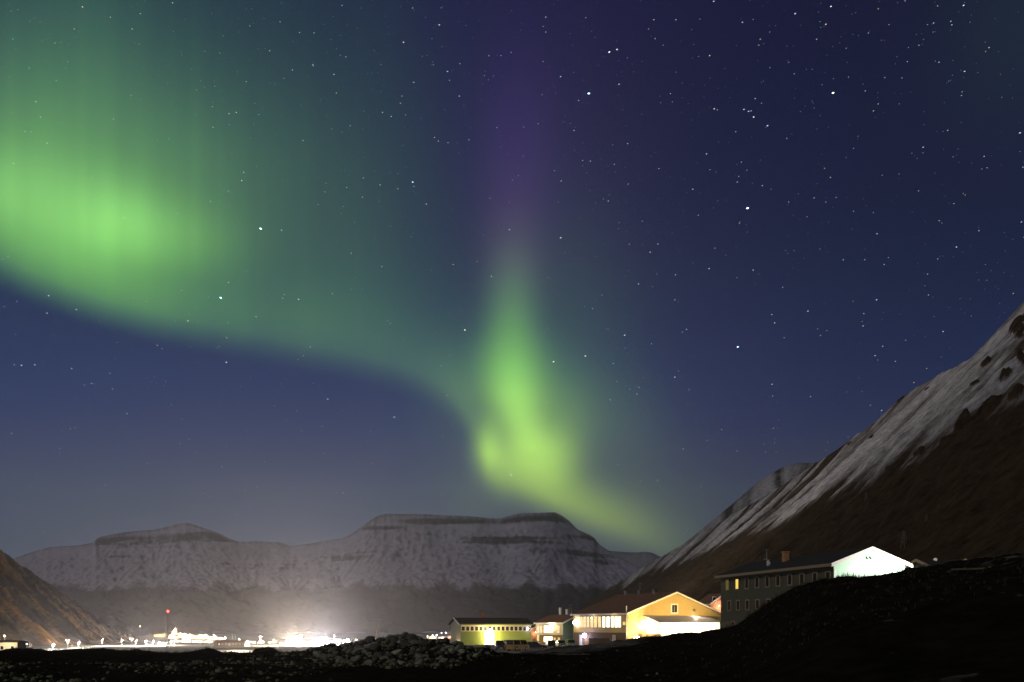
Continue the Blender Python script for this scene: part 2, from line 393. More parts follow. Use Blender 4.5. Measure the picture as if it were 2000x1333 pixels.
# ------------------------------------------------------------------ fjord
m_water = mat("fjord_water", (.012, .016, .02), rough=.18, noise=.2, scale=.01, spec=.5, bump=.15)
wat = MB().add([(-9000, 2700, -32), (9000, 2700, -32), (9000, 11000, -32), (-9000, 11000, -32)], [(0, 1, 2, 3)]).build("water", m_water)
tag(wat, "dark fjord water at the foot of the snowy range", "water", kind='structure')

# ------------------------------------------------------------------ snowy range across the fjord
RIDGE = [(-700, 1110), (-300, 1080), (-100, 1105), (0, 1100), (32, 1089), (58, 1079), (97, 1068), (156, 1065), (183, 1059), (190, 1050), (205, 1047), (247, 1039), (305, 1034), (350, 1023),
         (364, 1021), (380, 1025), (403, 1033), (430, 1042), (448, 1052), (468, 1059), (500, 1057), (546, 1059), (568, 1067), (611, 1061), (640, 1056), (670, 1051), (689, 1041), (710, 1026), (734, 1009),
         (752, 1003), (800, 1004), (845, 1005), (910, 1008), (975, 1013), (994, 1008), (1010, 1003), (1030, 1001), (1085, 1001), (1098, 1007), (1112, 1017), (1124, 1030), (1131, 1036),
         (1150, 1043), (1163, 1052), (1170, 1063), (1190, 1077), (1215, 1090), (1240, 1103), (1265, 1117), (1300, 1135), (1400, 1150), (1700, 1160)]
nu, nv = 900, 230                              # a mesa front carved by running water: columns across, rows in depth
Xs = np.linspace(-700, 1700, nu); sd = np.linspace(-420, 1650, nv)
ry = tab(Xs, RIDGE) + 1.0 * fbm(Xs * .06, Xs * 0, 3, 41)
edge = 7500 + 240 * fbm(Xs * .007, Xs * 0, 2, 43) + 24 * fbm(Xs * .03, Xs * 0, 2, 44)
zr = (HY - ry) / FPX * edge
XG, SG = np.meshgrid(Xs, sd, indexing='ij')
prof = np.interp(SG, [-420, 0, 70, 130, 240, 300, 520, 800, 1150, 1650], [1.0, 1.0, .90, .84, .72, .66, .47, .30, .15, 0])
hh = -34 + (zr[:, None] + 34) * prof + np.where(SG < 0, SG * .03, 0)
hh = hh + (26 * fbm(XG * .03, SG * .006, 4, 47) + 10 * fbm(XG * .12, SG * .03, 3, 48)) * sstep(SG, 0, 200)
cx_, cs_ = (Xs[1] - Xs[0]) / FPX * 7000, sd[1] - sd[0]
er = np.random.RandomState(4)
for batch in range(46):                        # droplets running downhill, carrying off and laying down scree
    n = 3000
    px_ = er.uniform(2, nu - 3, n); py_ = er.uniform(40, nv * .62, n); vx = np.zeros(n); vy = np.zeros(n); sed = np.zeros(n)
    for it in range(70):
        ix = px_.astype(int); iy = py_.astype(int); fx = px_ - ix; fy = py_ - iy
        a, b_, c_, d_ = hh[ix, iy], hh[ix + 1, iy], hh[ix, iy + 1], hh[ix + 1, iy + 1]
        gx = ((b_ - a) * (1 - fy) + (d_ - c_) * fy) / cx_; gy = ((c_ - a) * (1 - fx) + (d_ - b_) * fx) / cs_
        vx = vx * .35 - gx * .65; vy = vy * .35 - gy * .65
        l = np.hypot(vx, vy) + 1e-6; sl = np.minimum(np.hypot(gx, gy), 1.2)
        nx = np.clip(px_ + vx / l, 1, nu - 3); ny = np.clip(py_ + vy / l, 1, nv - 3)
        cap = sl * 1.1; dm = np.where(sed > cap, -(sed - cap) * .12, (cap - sed) * .10); dm = np.clip(dm, -.5, .5)
        for di, dj, w_ in ((0, 0, (1 - fx) * (1 - fy)), (1, 0, fx * (1 - fy)), (0, 1, (1 - fx) * fy), (1, 1, fx * fy)): np.subtract.at(hh, (ix + di, iy + dj), dm * w_)
        sed += dm; px_, py_ = nx, ny
hh[:, 1:-1] = hh[:, 1:-1] * .6 + (hh[:, :-2] + hh[:, 2:]) * .2
hh[1:-1] = hh[1:-1] * .6 + (hh[:-2] + hh[2:]) * .2
gxx = np.gradient(hh, axis=0) / cx_; gyy = np.gradient(hh, axis=1) / cs_; steep = np.hypot(gxx, gyy)
cur = -(np.gradient(np.gradient(hh, axis=0), axis=0) / cx_ ** 2 + np.gradient(np.gradient(hh, axis=1), axis=1) / cs_ ** 2)
depth = edge[:, None] - SG; zz = hh
u = (XG - CX) / FPX
snow = sstep(hh + 55 * fbm(XG * .03, SG * .004, 4, 51), 205, 300)
frac = (hh + 34) / (zr[:, None] + 34)
strata = sstep(fbm(XG * .004, hh * .022, 2, 61), .0, .22)
cl = sstep(frac, .60, .74) * (1 - sstep(frac, .955, .985)) * sstep(steep, .45, .9) * strata * sstep(zr[:, None], 420, 620)
snow = np.clip(snow * (.86 + np.clip(-cur * 11, -.26, .14) + .26 * fbm(XG * .25, SG * .016, 4, 37) + .14 * fbm(XG * .02, SG * .003, 3, 38) - .08 * sstep(steep, .75, 1.1)) - .60 * cl, 0, 1)
m_far = attr_mix("range_rock_and_snow", (.055, .046, .050), (.37, .345, .42), 'snow', noise_scale=.02, noise_amt=.45, stretch=(1, .3, .45), lo=.15, hi=.95, fine=.03, c_noise=.28, nr=.76)
rng_o = link("snowy_mountain_range", grid_mesh("snowy_mountain_range", np.stack([u * depth, depth, zz], -1)[:, ::-1], nu, nv, {'snow': snow[:, ::-1]}), None, m_far)
tag(rng_o, "snow covered table mountains across the fjord with dark feet", "mountain", kind='structure')
# a lower ridge still farther off
nu2 = 160; Xb = np.linspace(1050, 1700, nu2); tb = np.linspace(0, 1.4, 20)
XB, TB = np.meshgrid(Xb, tb, indexing='ij')
rb = np.interp(XB, [1050, 1150, 1190, 1215, 1245, 1262, 1275, 1300, 1400, 1700], [1085, 1076, 1073, 1075, 1077, 1075, 1078, 1090, 1110, 1130]) + .8 * fbm(XB * .1, XB * 0, 3, 71)
dB = 9200 + 700 * TB
zB = np.where(TB <= 1, -32 + ((HY - rb) / FPX * 9900 + 32) * np.clip(TB, 0, 1) ** 1.3, (HY - rb) / FPX * 9900 - (TB - 1) * 400)
far_ridge = link("distant_ridge", grid_mesh("distant_ridge", np.stack([(XB - CX) / FPX * dB, dB, zB], -1), nu2, 20, {'snow': np.clip(.6 + 0 * zB, 0, 1)}), None, m_far)
tag(far_ridge, "flat pale ridge lying farthest off behind the range", "mountain", kind='structure')

# ------------------------------------------------------------------ valley side rising beyond the buildings
SIL = [(2000, 588, 700), (1992, 605, 708), (1984, 622, 716), (1960, 664, 740), (1925, 688, 775), (1900, 701, 800), (1850, 723, 860), (1800, 750, 930), (1764, 772, 995), (1752, 784, 1010), (1735, 800, 1040),
       (1700, 829, 1100), (1650, 864, 1200), (1600, 899, 1300), (1550, 932, 1420), (1500, 964, 1550), (1420, 1011, 1750), (1350, 1054, 2000), (1270, 1100, 2300), (1200, 1142, 2550),
       (1150, 1176, 2720), (1125, 1195, 2820), (1095, 1220, 2920), (1080, 1245, 2980)]
rd = [100, 150, 200, 300, 450, 600] + [s[2] for s in SIL]
rx = [190, 205, 225, 258, 296, 320] + [(s[0] - CX) / FPX * s[2] for s in SIL]
rz = [120, 134, 150, 178, 205, 212] + [(HY - s[1]) / FPX * s[2] for s in SIL]
bd = [100, 140, 200, 300, 700, 1300, 2000, 2800, 2980]; bx = [46, 49, 60, 66, 78, 95, 112, 118, 114]
nu3, nv3 = 1100, 330
D = np.geomspace(100, 2980, nu3); tt = np.concatenate([np.linspace(0, 1, 290), np.linspace(1.01, 2.2, 40)])
DG, TT = np.meshgrid(D, tt, indexing='ij')
Rx, Rz, Bx = (np.interp(DG, rd, rx), np.interp(DG, rd, rz), np.interp(DG, bd, bx))
Bz = far_z(Bx, DG) - 1.5
tc_ = np.clip(TT, 0, 1)
xx = Bx + (Rx - Bx) * TT
zz3 = Bz + (Rz - Bz) * (.85 * tc_ + .15 * tc_ ** 2)
zz3 = np.where(TT > 1, Rz - (TT - 1) * 60 * .4, zz3)
fall = DG + 22 * fbm(DG * .01, TT * 2.0, 2, 81)
g1 = ridged(fall * .013, TT * 1.3, 3, 83); g2 = ridged(fall * .06, TT * 2.2, 3, 85); g3 = fbm(DG * .15, TT * 30, 4, 87)
env3 = np.clip(tc_ * 4, 0, 1) * np.where(TT > 1, .25, 1 - .75 * sstep(tc_, .9, 1.0))
zz3 = zz3 + env3 * (4.0 * (g1 - 1) + .8 * (g2 - 1) + 2.0 * g3 + 2.2 * fbm(DG * .04, TT * 9, 4, 89))
zz3 = zz3 + np.where((DG > 640) & (DG < 830), 1, 0) * 2.2 * np.abs(fbm(DG * .09, TT * 6, 3, 90)) * sstep(tc_, .93, 1)
proX = CX + FPX * xx / DG; proY = HY - FPX * zz3 / DG
snl = np.interp(DG, [100, 320, 540, 800, 1150, 1600, 2030, 2540, 3000], [58, 62, 66, 80, 96, 104, 104, 85, 60])
snow3 = .66 * sstep(zz3 + 22 * fbm(DG * .006, TT * 3, 4, 91) + 14 * fbm(fall * .03, TT * 2, 3, 92), snl - 20, snl + 26) + .16 * (g1 - 1) + .10 * (g2 - 1) + .42 * fbm(fall * .03, TT * 1.1, 4, 93) + .14 * fbm(DG * .05, TT * 12, 4, 94)
# rock outcrops standing out of the snow
def outcrop(X, Y, sx, sy, ang, h):
    global zz3, snow3
    ca, sa = math.cos(R(ang)), math.sin(R(ang)); p = proX - X; q = -(proY - Y)
    a = (p * ca + q * sa) / (sx * .56); b = (-p * sa + q * ca) / (sy * .50); h = h * .26
    wf = np.exp(-(a * a + b * b) * .8)
    nz_ = fbm(DG * .10, TT * 26, 5, int(X), .62)
    w = sstep(wf + .75 * nz_, .34, .46) * sstep(wf, .05, .25) * (TT < 1.02)
    zz3 = zz3 + h * w * (.8 + 1.6 * np.abs(nz_)); snow3 = snow3 - 1.2 * w * (.75 + .9 * fbm(DG * .3, TT * 70, 3, int(X) + 3))
for o in [(1928, 710, 17, 9, 35, 6), (1962, 735, 18, 9, 30, 6), (1996, 700, 14, 13, 60, 6), (1878, 828, 30, 9, 38, 8), (1930, 795, 45, 8, 33, 7), (1985, 770, 30, 8, 30, 6),
          (1845, 860, 14, 7, 35, 4), (1795, 884, 18, 7, 25, 3), (1902, 750, 14, 5, 20, 3), (1757, 780, 14, 6, 45, 5), (1990, 640, 24, 22, 65, 4), (1810, 760, 10, 4, 35, 2),
          (1660, 866, 8, 4, 35, 2), (1702, 853, 10, 4, 35, 2), (1895, 790, 10, 4, 35, 3), (1740, 915, 20, 6, 25, 3)]: outcrop(*o)
snow3 = np.clip(snow3, 0, 1)
m_slope = attr_mix("slope_scree_and_snow", (.040, .028, .017), (.37, .35, .36), 'snow', noise_scale=.06, noise_amt=.95, stretch=(.55, 1, .6), lo=.18, hi=.80, fine=.22, c_noise=.65, fine_stretch=(.7, 1, .8), nr=.80)
slope = link("scree_slope_mountain", grid_mesh("scree_slope_mountain", np.stack([xx, DG, zz3], -1), nu3, nv3, {'snow': snow3}), None, m_slope)
tag(slope, "steep scree mountainside dusted with snow above the lit houses", "mountain", kind='structure')
pro3 = np.stack([proX, HY - FPX * zz3 / DG], -1)[:, :290]; pos3 = np.stack([xx, DG, zz3], -1)[:, :290]
def slope_at(X, Y):
    d = np.hypot(pro3[..., 0] - X, pro3[..., 1] - Y); k = np.argmin(d); return Vector(pos3.reshape(-1, 3)[k])
# a rounded shoulder behind it
nu4 = 160; X4 = np.linspace(1180, 1760, nu4); t4 = np.linspace(0, 1.5, 24)
XS4, TS4 = np.meshgrid(X4, t4, indexing='ij')
r4 = np.interp(XS4, [1180, 1330, 1430, 1480, 1505, 1530, 1560, 1600, 1660, 1760], [1165, 1066, 983, 940, 924, 910, 903, 901, 905, 930]) + 1.0 * fbm(XS4 * .05, XS4 * 0, 3, 95)
d4 = 3000 + 500 * TS4
z4 = np.where(TS4 <= 1, -30 + ((HY - r4) / FPX * 3500 + 30) * np.clip(TS4, 0, 1), (HY - r4) / FPX * 3500 - (TS4 - 1) ** 2 * 400) + 7 * ridged(XS4 * .03, TS4 * .6, 3, 97) * np.sin(np.pi * np.clip(TS4, 0, 1))
sn4 = np.clip(.25 + .5 * fbm(XS4 * .05, TS4 * 1.0, 4, 99) + .25 * sstep(TS4, .6, .9), 0, 1)
sh = link("rounded_shoulder_mountain", grid_mesh("rounded_shoulder_mountain", np.stack([(XS4 - CX) / FPX * d4, d4, z4], -1), nu4, 24, {'snow': sn4}), None, m_slope)
tag(sh, "rounded brown mountain shoulder peeping over the scree ridge", "mountain", kind='structure')

# ------------------------------------------------------------------ brown hill beyond the town road
HR = [(-900, 420, 1150), (-600, 640, 1300), (-400, 790, 1450), (-200, 930, 1600), (-80, 1015, 1660), (0, 1073, 1700), (40, 1102, 1710), (100, 1142, 1725), (150, 1180, 1740), (200, 1214, 1755), (240, 1240, 1765), (285, 1254, 1775)]
HB = [(-560, 1274), (-300, 1270), (-100, 1267), (50, 1262), (130, 1260), (200, 1258), (222, 1257), (240, 1256.5), (252, 1256), (264, 1255.5), (275, 1255), (290, 1254.5)]
sk = np.linspace(0, len(HR) - 1, 420); kk = np.arange(len(HR))
hrp = np.array([P(*p) for p in HR]); hbp = np.array([hit(*p) for p in HB])
rp = np.stack([np.interp(sk, kk, hrp[:, i]) for i in range(3)], -1); bp_ = np.stack([np.interp(sk, kk, hbp[:, i]) for i in range(3)], -1)
t5 = np.concatenate([np.linspace(-.15, 1, 150), np.linspace(1.02, 1.8, 25)])
SK, T5 = np.meshgrid(sk, t5, indexing='ij')
co5 = bp_[:, None, :] + (rp - bp_)[:, None, :] * T5[..., None]
tcl = np.clip(T5, -.2, 1)
co5[..., 2] = bp_[:, None, 2] + (rp - bp_)[:, None, 2] * (.62 * tcl + .38 * tcl ** 2)
co5[..., 2] = np.where(T5 > 1, rp[:, None, 2] - (T5 - 1) * 40, co5[..., 2])
e5 = np.clip(tcl * 5, 0, 1) * (1 - .8 * sstep(tcl, .9, 1))
gg5 = ridged(SK * 3.2 + .6 * fbm(SK * 1.2, T5 * 2, 2, 111), T5 * 1.4, 4, 113)
co5[..., 2] += e5 * (7 * (gg5 - 1) + 5 * fbm(SK * 9, T5 * 18, 4, 115))
hillcov = np.clip(.5 + .9 * fbm(SK * 4, T5 * 2.2, 4, 117) + .25 * (gg5 - 1), 0, 1)
m_hill = attr_mix("hill_heath", (.055, .038, .018), (.34, .18, .055), 'cover', noise_scale=.03, noise_amt=.8, fine=.12, c_noise=.55, lo=.2, hi=.8, nr=.75)
hill = link("brown_hill", grid_mesh("brown_hill", co5, 420, len(t5), {'cover': hillcov}), None, m_hill)
tag(hill, "brown heath hillside warmly lit by the road lamps below", "hill", kind='structure')
hp = np.stack([CX + FPX * co5[..., 0] / co5[..., 1], HY - FPX * co5[..., 2] / co5[..., 1]], -1)
def hill_at(X, Y):
    d = np.hypot(hp[:, :150, 0] - X, hp[:, :150, 1] - Y); k = np.argmin(d); return Vector(co5[:, :150].reshape(-1, 3)[k])

# ------------------------------------------------------------------ shared materials of the built things
m_white = mat("white_paint", (.78, .77, .73), .6, .06, 6)
m_cream = mat("cream_boards", (.62, .52, .36), .7, .1, 4, stripes=('Z', 3.2))
m_yellow = mat("ochre_boards", (.58, .42, .18), .7, .10, 3, stripes=('Z', 2.6))
m_green = mat("green_boards", (.17, .205, .045), .7, .12, 3, stripes=('X', 2.2))
m_mint = mat("mint_boards", (.40, .60, .47), .65, .05, 3, stripes=('Z', 2.6))
m_dark = mat("dark_olive_boards", (.105, .095, .060), .8, .18, 3, stripes=('Z', 2.6))
m_trimdark = mat("tan_trim", (.27, .20, .12), .8, .15, 6)
m_conc = mat("concrete_plinth", (.14, .12, .085), .9, .18, 2)
m_brown = mat("brown_boards", (.16, .10, .055), .8, .2, 4, stripes=('X', 3.5))
m_teal = mat("grey_green_boards", (.17, .25, .20), .75, .1, 3, stripes=('Z', 2.6))
m_pink = mat("pink_boards", (.55, .29, .23), .75, .1, 3, stripes=('X', 2.6))
m_orange = mat("orange_boards", (.50, .24, .12), .75, .1, 3, stripes=('Z', 2.6))
m_roof = mat("dark_roof_felt", (.030, .024, .020), .85, .3, 2.5, bump=.3)
m_roofb = mat("brown_roof_felt", (.20, .10, .055), .85, .25, 2.0, bump=.3)
m_roofw = mat("pale_metal_roof", (.55, .52, .50), .5, .08, 2.0, stripes=('X', 2.0))
m_glass = mat("dark_glass", (.020, .022, .026), .08, .2, 2, spec=.6)
m_steel = mat("galvanised_steel", (.30, .29, .27), .45, .2, 8, metal=.6)
m_wood = mat("weathered_timber", (.10, .070, .045), .9, .3, 6)
m_black = mat("black_rubber", (.015, .015, .015), .8, .2, 8)
e_warm = emis("warm_window_light", (1, .78, .42), 1.25, col2=(1, .62, .25))
e_bright = emis("bright_window_light", (1, .88, .62), 3.0)
e_amber = emis("amber_window_light", (1, .66, .12), 1.1)
e_dim = emis("dim_window_light", (.55, .42, .10), .22)
e_head = emis("lamp_glow", (1, .95, .88), 30)
e_warmhead = emis("sodium_lamp_glow", (1, .80, .45), 30)
e_violet = emis("blue_white_lamp_glow", (.62, .55, 1), 14)
e_red = emis("red_beacon_glow", (1, .05, .03), 14)

_cache = {}
def cached(key, fn):
    if key not in _cache: _cache[key] = fn()
    return _cache[key]
def window(parent, loc, w, h, rotz, glass, frame_mat, mull=1, d=.07, fr=.09, name="window"):
    """a framed window facing local -Y of rotz; the pane is its child"""
    def fm():
        b = MB()
        b.box((-w / 2 - fr / 2, 0, 0), (fr, d, h + 2 * fr)); b.box((w / 2 + fr / 2, 0, 0), (fr, d, h + 2 * fr))
        b.box((0, 0, h / 2 + fr / 2), (w, d, fr)); b.box((0, -.02, -h / 2 - fr / 2), (w, d + .04, fr))
        for i in range(mull): b.box((-w / 2 + w * (i + 1) / (mull + 1), 0, 0), (.045, d * .6, h))
        return b.mesh(name, frame_mat)
    f = link(name, cached(('f', round(w, 2), round(h, 2), frame_mat.name, mull, fr), fm), parent)
    f.location = loc; f.rotation_euler = (0, 0, rotz)
    p = link("pane", cached(('p', round(w, 2), round(h, 2), glass.name), lambda: MB().box((0, .012, 0), (w, .02, h)).mesh("pane", glass)), f)
    return f
def door(parent, loc, w, h, rotz, m, frame_mat):
    d = MB().box((0, 0, h / 2), (w, .06, h)).build("door", m, parent, loc); d.rotation_euler = (0, 0, rotz)
    b = MB(); b.box((-w / 2 - .06, -.01, h / 2), (.12, .09, h)); b.box((w / 2 + .06, -.01, h / 2), (.12, .09, h)); b.box((0, -.01, h + .06), (w + .24, .09, .12))
    b.build("door_frame", frame_mat, d)
    MB().tube((w / 2 - .14, -.03, 1.0), (w / 2 - .14, -.09, 1.0), .03).tube((w / 2 - .14, -.09, 1.0), (w / 2 - .30, -.09, 1.0), .02).build("handle", m_steel, d)
    return d
class House:
    """gabled house; local X runs along the gable front, local Y back along the long side, origin at the near corner"""
    def __init__(s, name, label, near, dirv, L, w, z0, ze, zr, wall_m, roof_m, trim_m, group=None, over=.45, gable_m=None, thick=.22, gutter_m=None):
        dv = Vector(dirv).normalized(); s.near, s.dv, s.px = Vector((near[0], near[1])), dv, Vector((dv.y, -dv.x))
        s.L, s.w, s.z0, s.ze, s.zr = L, w, z0, ze, zr
        s.o = thing(name, label, "house" if 'hut' not in name else "hut", (near[0], near[1], z0), math.atan2(-dv.x, dv.y), group)
        e, r = ze - z0, zr - z0
        wb = MB().prism([(0, 0), (w, 0), (w, e), (w / 2, r), (0, e)], 'y', 0, L)
        s.wall = wb.build("wall", wall_m, s.o)
        if gable_m:                            # the gable front boarded in its own colour, 3 cm proud
            s.gable = MB().prism([(0.0, 0), (w, 0), (w, e), (w / 2, r), (0.0, e)], 'y', -.03, 0).build("gable_wall", gable_m, s.o)
        k = (r - e) / (w / 2); ov = over
        rb = MB()
        rb.prism([(-ov, e - ov * k + .03), (w / 2, r + .03), (w / 2, r + thick + .03), (-ov, e - ov * k + thick + .03)], 'y', -ov, L + ov)
        rb.prism([(w + ov, e - ov * k + .03), (w + ov, e - ov * k + thick + .03), (w / 2, r + thick + .03), (w / 2, r + .03)], 'y', -ov, L + ov)
        s.roof = rb.build("roof", roof_m, s.o)
        bb = MB(); hb = .32
        bb.prism([(-ov - .02, e - ov * k + thick + .06), (-ov - .02, e - ov * k + thick - hb), (w / 2, r + thick - hb), (w / 2, r + thick + .06)], 'y', -ov - .08, -ov - .01)
        bb.prism([(w + ov + .02, e - ov * k + thick + .06), (w / 2, r + thick + .06), (w / 2, r + thick - hb), (w + ov + .02, e - ov * k + thick - hb)], 'y', -ov - .08, -ov - .01)
        bb.build("bargeboard", trim_m, s.roof)
        MB().box((-ov - .06, L / 2, e - ov * k + thick / 2), (.1, L + 2 * ov, thick + .1)).build("gutter", gutter_m or trim_m, s.roof)
        s.k = k; s.ov = ov; s.thick = thick
    def side_t(s, X):                          # distance along the long side seen at photo column X
        u = (X - CX) / FPX; return (s.near.x - u * s.near.y) / (u * s.dv.y - s.dv.x)
    def front_a(s, X, out=0.0):
        u = (X - CX) / FPX; bx_, by_ = s.near.x - s.dv.x * out, s.near.y - s.dv.y * out
        return (u * by_ - bx_) / (s.px.x - u * s.px.y)
    def zY(s, Y, t=0.0, a=0.0): return (HY - Y) / FPX * (s.near.y + s.dv.y * t + s.px.y * a) - s.z0
    def side_window(s, X, Y0, Y1, w, glass, fm, mull=1, fr=.09, out=.03):
        t = s.side_t(X); z0, z1 = s.zY(Y1, t), s.zY(Y0, t)
        return window(s.o, (-out, t, (z0 + z1) / 2), w, z1 - z0, -math.pi / 2, glass, fm, mull, fr=fr)
    def front_window(s, X, Y0, Y1, w, glass, fm, mull=1, fr=.09):
        a = s.front_a(X); z0, z1 = s.zY(Y1, 0, a), s.zY(Y0, 0, a)
        return window(s.o, (a, -.06, (z0 + z1) / 2), w, z1 - z0, 0, glass, fm, mull, fr=fr)
    def roof_z(s, a): return s.ze - s.z0 + s.k * min(a, s.w - a) + s.thick
def wall_lamp(name, label, cat, loc, rotz, head, watts, col, out=.35, r=.16, drop=.3, group="wall lamps on the houses", lr=.12):
    o = thing(name, label, cat, loc, rotz, group)
    MB().box((0, -.03, 0), (.16, .06, .22)).tube((0, -.05, 0), (0, -out, .08), .025).build("bracket", m_steel, o)
    MB().ball((0, -out, .0), r, 10, 8).build("lamp_globe", head, o)
    if watts: lamp(o, (0, -out - r - .12, -drop), watts, col, lr)
    return o

# ------------------------------------------------------------------ long dark boarding house with the floodlit white gable
H = House("boarding_house", "long dark olive two storey house whose gable end is floodlit mint white", (33.5, 112), (-6.5, 27), 27.77, 8.35, -1.2, 6.55, 8.15, m_dark, m_roof, m_white, gable_m=m_mint, over=.55, gutter_m=m_trimdark)
for i, X in enumerate((1421, 1440, 1459, 1479, 1499, 1520, 1543, 1566.5, 1592, 1617.5)):
    yt = np.interp(X, [1421, 1617.5], [1133.5, 1118]); yb = np.interp(X, [1421, 1617.5], [1152, 1136])
    f = H.side_window(X, yt, yb, .78, e_dim if i == 0 else e_amber if i == 1 else m_glass, m_trimdark, 0, fr=.16)
    if i == 1: f['label'] = "lit yellow window"
for X in (1424.5, 1442, 1460, 1480, 1501.5):
    H.side_window(X, np.interp(X, [1424, 1502], [1175, 1172]), np.interp(X, [1424, 1502], [1192, 1188]), .78, m_glass, m_trimdark, 0, fr=.16)
MB().box((-.02, 14.2, .95), (.12, 27.4, 1.9)).build("plinth", m_conc, H.o)
door(H.o, (-.12, H.side_t(1433.5), .75), .9, 1.1, -math.pi / 2, m_glass, m_trimdark)
for a in (.06, H.w - .06): MB().box((a, -.08, 3.7), (.14, .1, 7.0)).build("corner_board", m_white, H.o)
for a in (3.92, 4.32):
    MB().tube((a, -.03, 8.35), (a, -.14, 8.35), .10, .10, 10).build("vent", m_steel, H.o)
t = H.side_t(1493.5)
ch = MB(); ch.box((2.7, t, 9.1), (.62, .62, 1.9)); ch.box((2.7, t, 10.1), (.74, .74, .14)); ch.build("chimney", mat("warm_brick", (.40, .20, .09), .85, .2, 12), H.o)
ae = MB(); t = H.side_t(1474); ae.tube((1.6, t, 7.9), (1.6, t, 10.6), .05); ae.tube((1.6, t - .9, 9.3), (1.6, t + .75, 9.45), .035); ae.tube((1.3, t, 10.5), (1.9, t, 10.5), .03)
ae.tube((1.6, t - .9, 9.3), (1.3, t - .9, 9.3), .03)
an = ae.build("aerial", m_steel, H.o)
dsh = MB(); dsh.add([(1.5 + .30 * math.cos(q), t - .62 + .12 * math.cos(q), 8.85 + .42 * math.sin(q)) for q in [i * math.pi / 6 for i in range(12)]] + [(1.72, t - .70, 8.85)], [(i, (i + 1) % 12, 12) for i in range(12)])
dsh.build("dish", m_white, an)
# stair landing at the far corner of the gable
st = MB(); st.box((H.w + .55, .5, 4.15), (1.1, 1.4, .16)); st.box((H.w + 1.0, -.1, 4.9), (.08, .08, 1.4)); st.box((H.w + 1.0, -.1, 2.0), (.1, .1, 4.1)); st.build("stair_landing", m_white, H.o)
fl = thing("floodlight", "strong white floodlight on a short post lighting the mint gable", "floodlight", tuple(H.near + H.px * 7.6 - H.dv * 3.0) + (1.2,), H.o.rotation_euler.z)
MB().tube((0, 0, 0), (0, 0, 1.5), .05).build("post", m_steel, fl)
MB().box((0, .06, 1.62), (.5, .22, .32)).build("lamp_head", m_steel, fl)
lamp(fl, (0, .35, 1.75), 9500, (1, .97, .84), .2, spot=(155, .5, (-.28, 1, .45)))

# ------------------------------------------------------------------ yellow community house
Y_ = House("community_house", "big ochre yellow gabled house with a row of lit windows and a floodlit porch", (23.6, 220), (-.485, .874), 20.6, 24.6, -4.4, 2.72, 7.1, m_yellow, m_roofb, m_white, over=.5, thick=.25)
for X, g in ((1135.8, 0), (1142, 0), (1148.6, 0), (1156, 0), (1163.4, 0), (1171.4, 0), (1179.6, 1), (1188, 1), (1196.8, 1), (1204.5, 1), (1210, 1)):
    Y_.side_window(X, 1205, 1225.5, 1.0 if not g else 1.1, e_bright if g else e_warm, m_white, 0)
Y_.side_window(1219.5, 1215, 1221, .9, e_amber, m_white, 0)
MB().box((-.035, 10.2, 1.62), (.07, 20.4, 3.2)).build("lower_wall", m_brown, Y_.o)
for X in (1135, 1200):
    d_ = door(Y_.o, (-.10, Y_.side_t(X), .2), .8, 2.4, -math.pi / 2, m_cream if X > 1150 else m_white, m_white)
MB().box((-.12, .15, 4.4), (.16, .16, 8.6)).build("downpipe", m_white, Y_.o)
f = Y_.front_window(1317, 1182, 1196.5, 1.35, m_glass, m_white, 1, fr=.28); f['label'] = "square louvred gable window"
lv = MB()
for i in range(6): lv.box((0, -.01, -.6 + i * .24), (1.3, .05, .05))
lv.build("louvre", m_steel, f)
# porch closed on three sides, under a pale lean-to roof
a0, a1, o_ = Y_.front_a(1291, 5), Y_.front_a(1407, 5), 5.0
zt, zb = Y_.zY(1202.5, 0, 6), Y_.zY(1215, -5, 6)
MB().prism([(-.04, 0), (-.04, zt - .25), (-o_, zb - .2), (-o_, 0)], 'x', a0, a1).build("porch_wall", m_white, Y_.o)
por = MB().prism([(-.06, zt), (-.06, zt - .2), (-o_ - .7, zb - .32), (-o_ - .7, zb - .12)], 'x', a0 - .8, a1 + .25).build("porch_roof", m_roofw, Y_.o)
for q in (.9, 2.2, 3.4):
    window(Y_.o, (a0 - .03, -q, zb - 1.35), .55, .7, -math.pi / 2, e_bright, m_white, 0)
MB().box((a0 - .05, -2.3, 1.5), (.06, 4.4, 3.0)).build("porch_side_boards", m_orange, Y_.o)
door(Y_.o, (Y_.front_a(1250), -.06, .9), 1.2, 2.2, 0, m_brown, m_yellow)
for X, wd in ((1224, .9), (1250, .8), (1279, .85)):
    u_ = (X - CX) / FPX
    # along the ridge line
    bx2, by2 = Y_.near.x + Y_.px.x * Y_.w / 2, Y_.near.y + Y_.px.y * Y_.w / 2
    t = (bx2 - u_ * by2) / (u_ * Y_.dv.y - Y_.dv.x)
    b = MB(); b.box((Y_.w / 2, t, 11.9), (wd, wd, .9)); b.box((Y_.w / 2, t, 12.42), (wd + .2, wd + .2, .12)); b.build("roof_vent", m_steel, Y_.o)
    if X == 1250: MB().tube((Y_.w / 2, t, 12.4), (Y_.w / 2, t, 14.2), .04).tube((Y_.w / 2 - .5, t, 13.9), (Y_.w / 2 + .5, t, 13.9), .03).build("aerial", m_steel, Y_.o)
fa = Y_.front_a(1355)
MB().box((fa, -.14, Y_.zY(1192.5, 0, fa)), (.5, .28, .5)).build("spotlight_box", m_steel, Y_.o)
rz_ = Y_.o.rotation_euler.z
lamp(Y_.o, (fa, -.75, Y_.zY(1194, 0, fa)), 320, (1, .88, .70), .15, spot=(150, .7, (-.25, -.55, -1)))
def yloc(a, y, z): return tuple(Y_.near + Y_.px * a + Y_.dv * y) + (z + Y_.z0,)
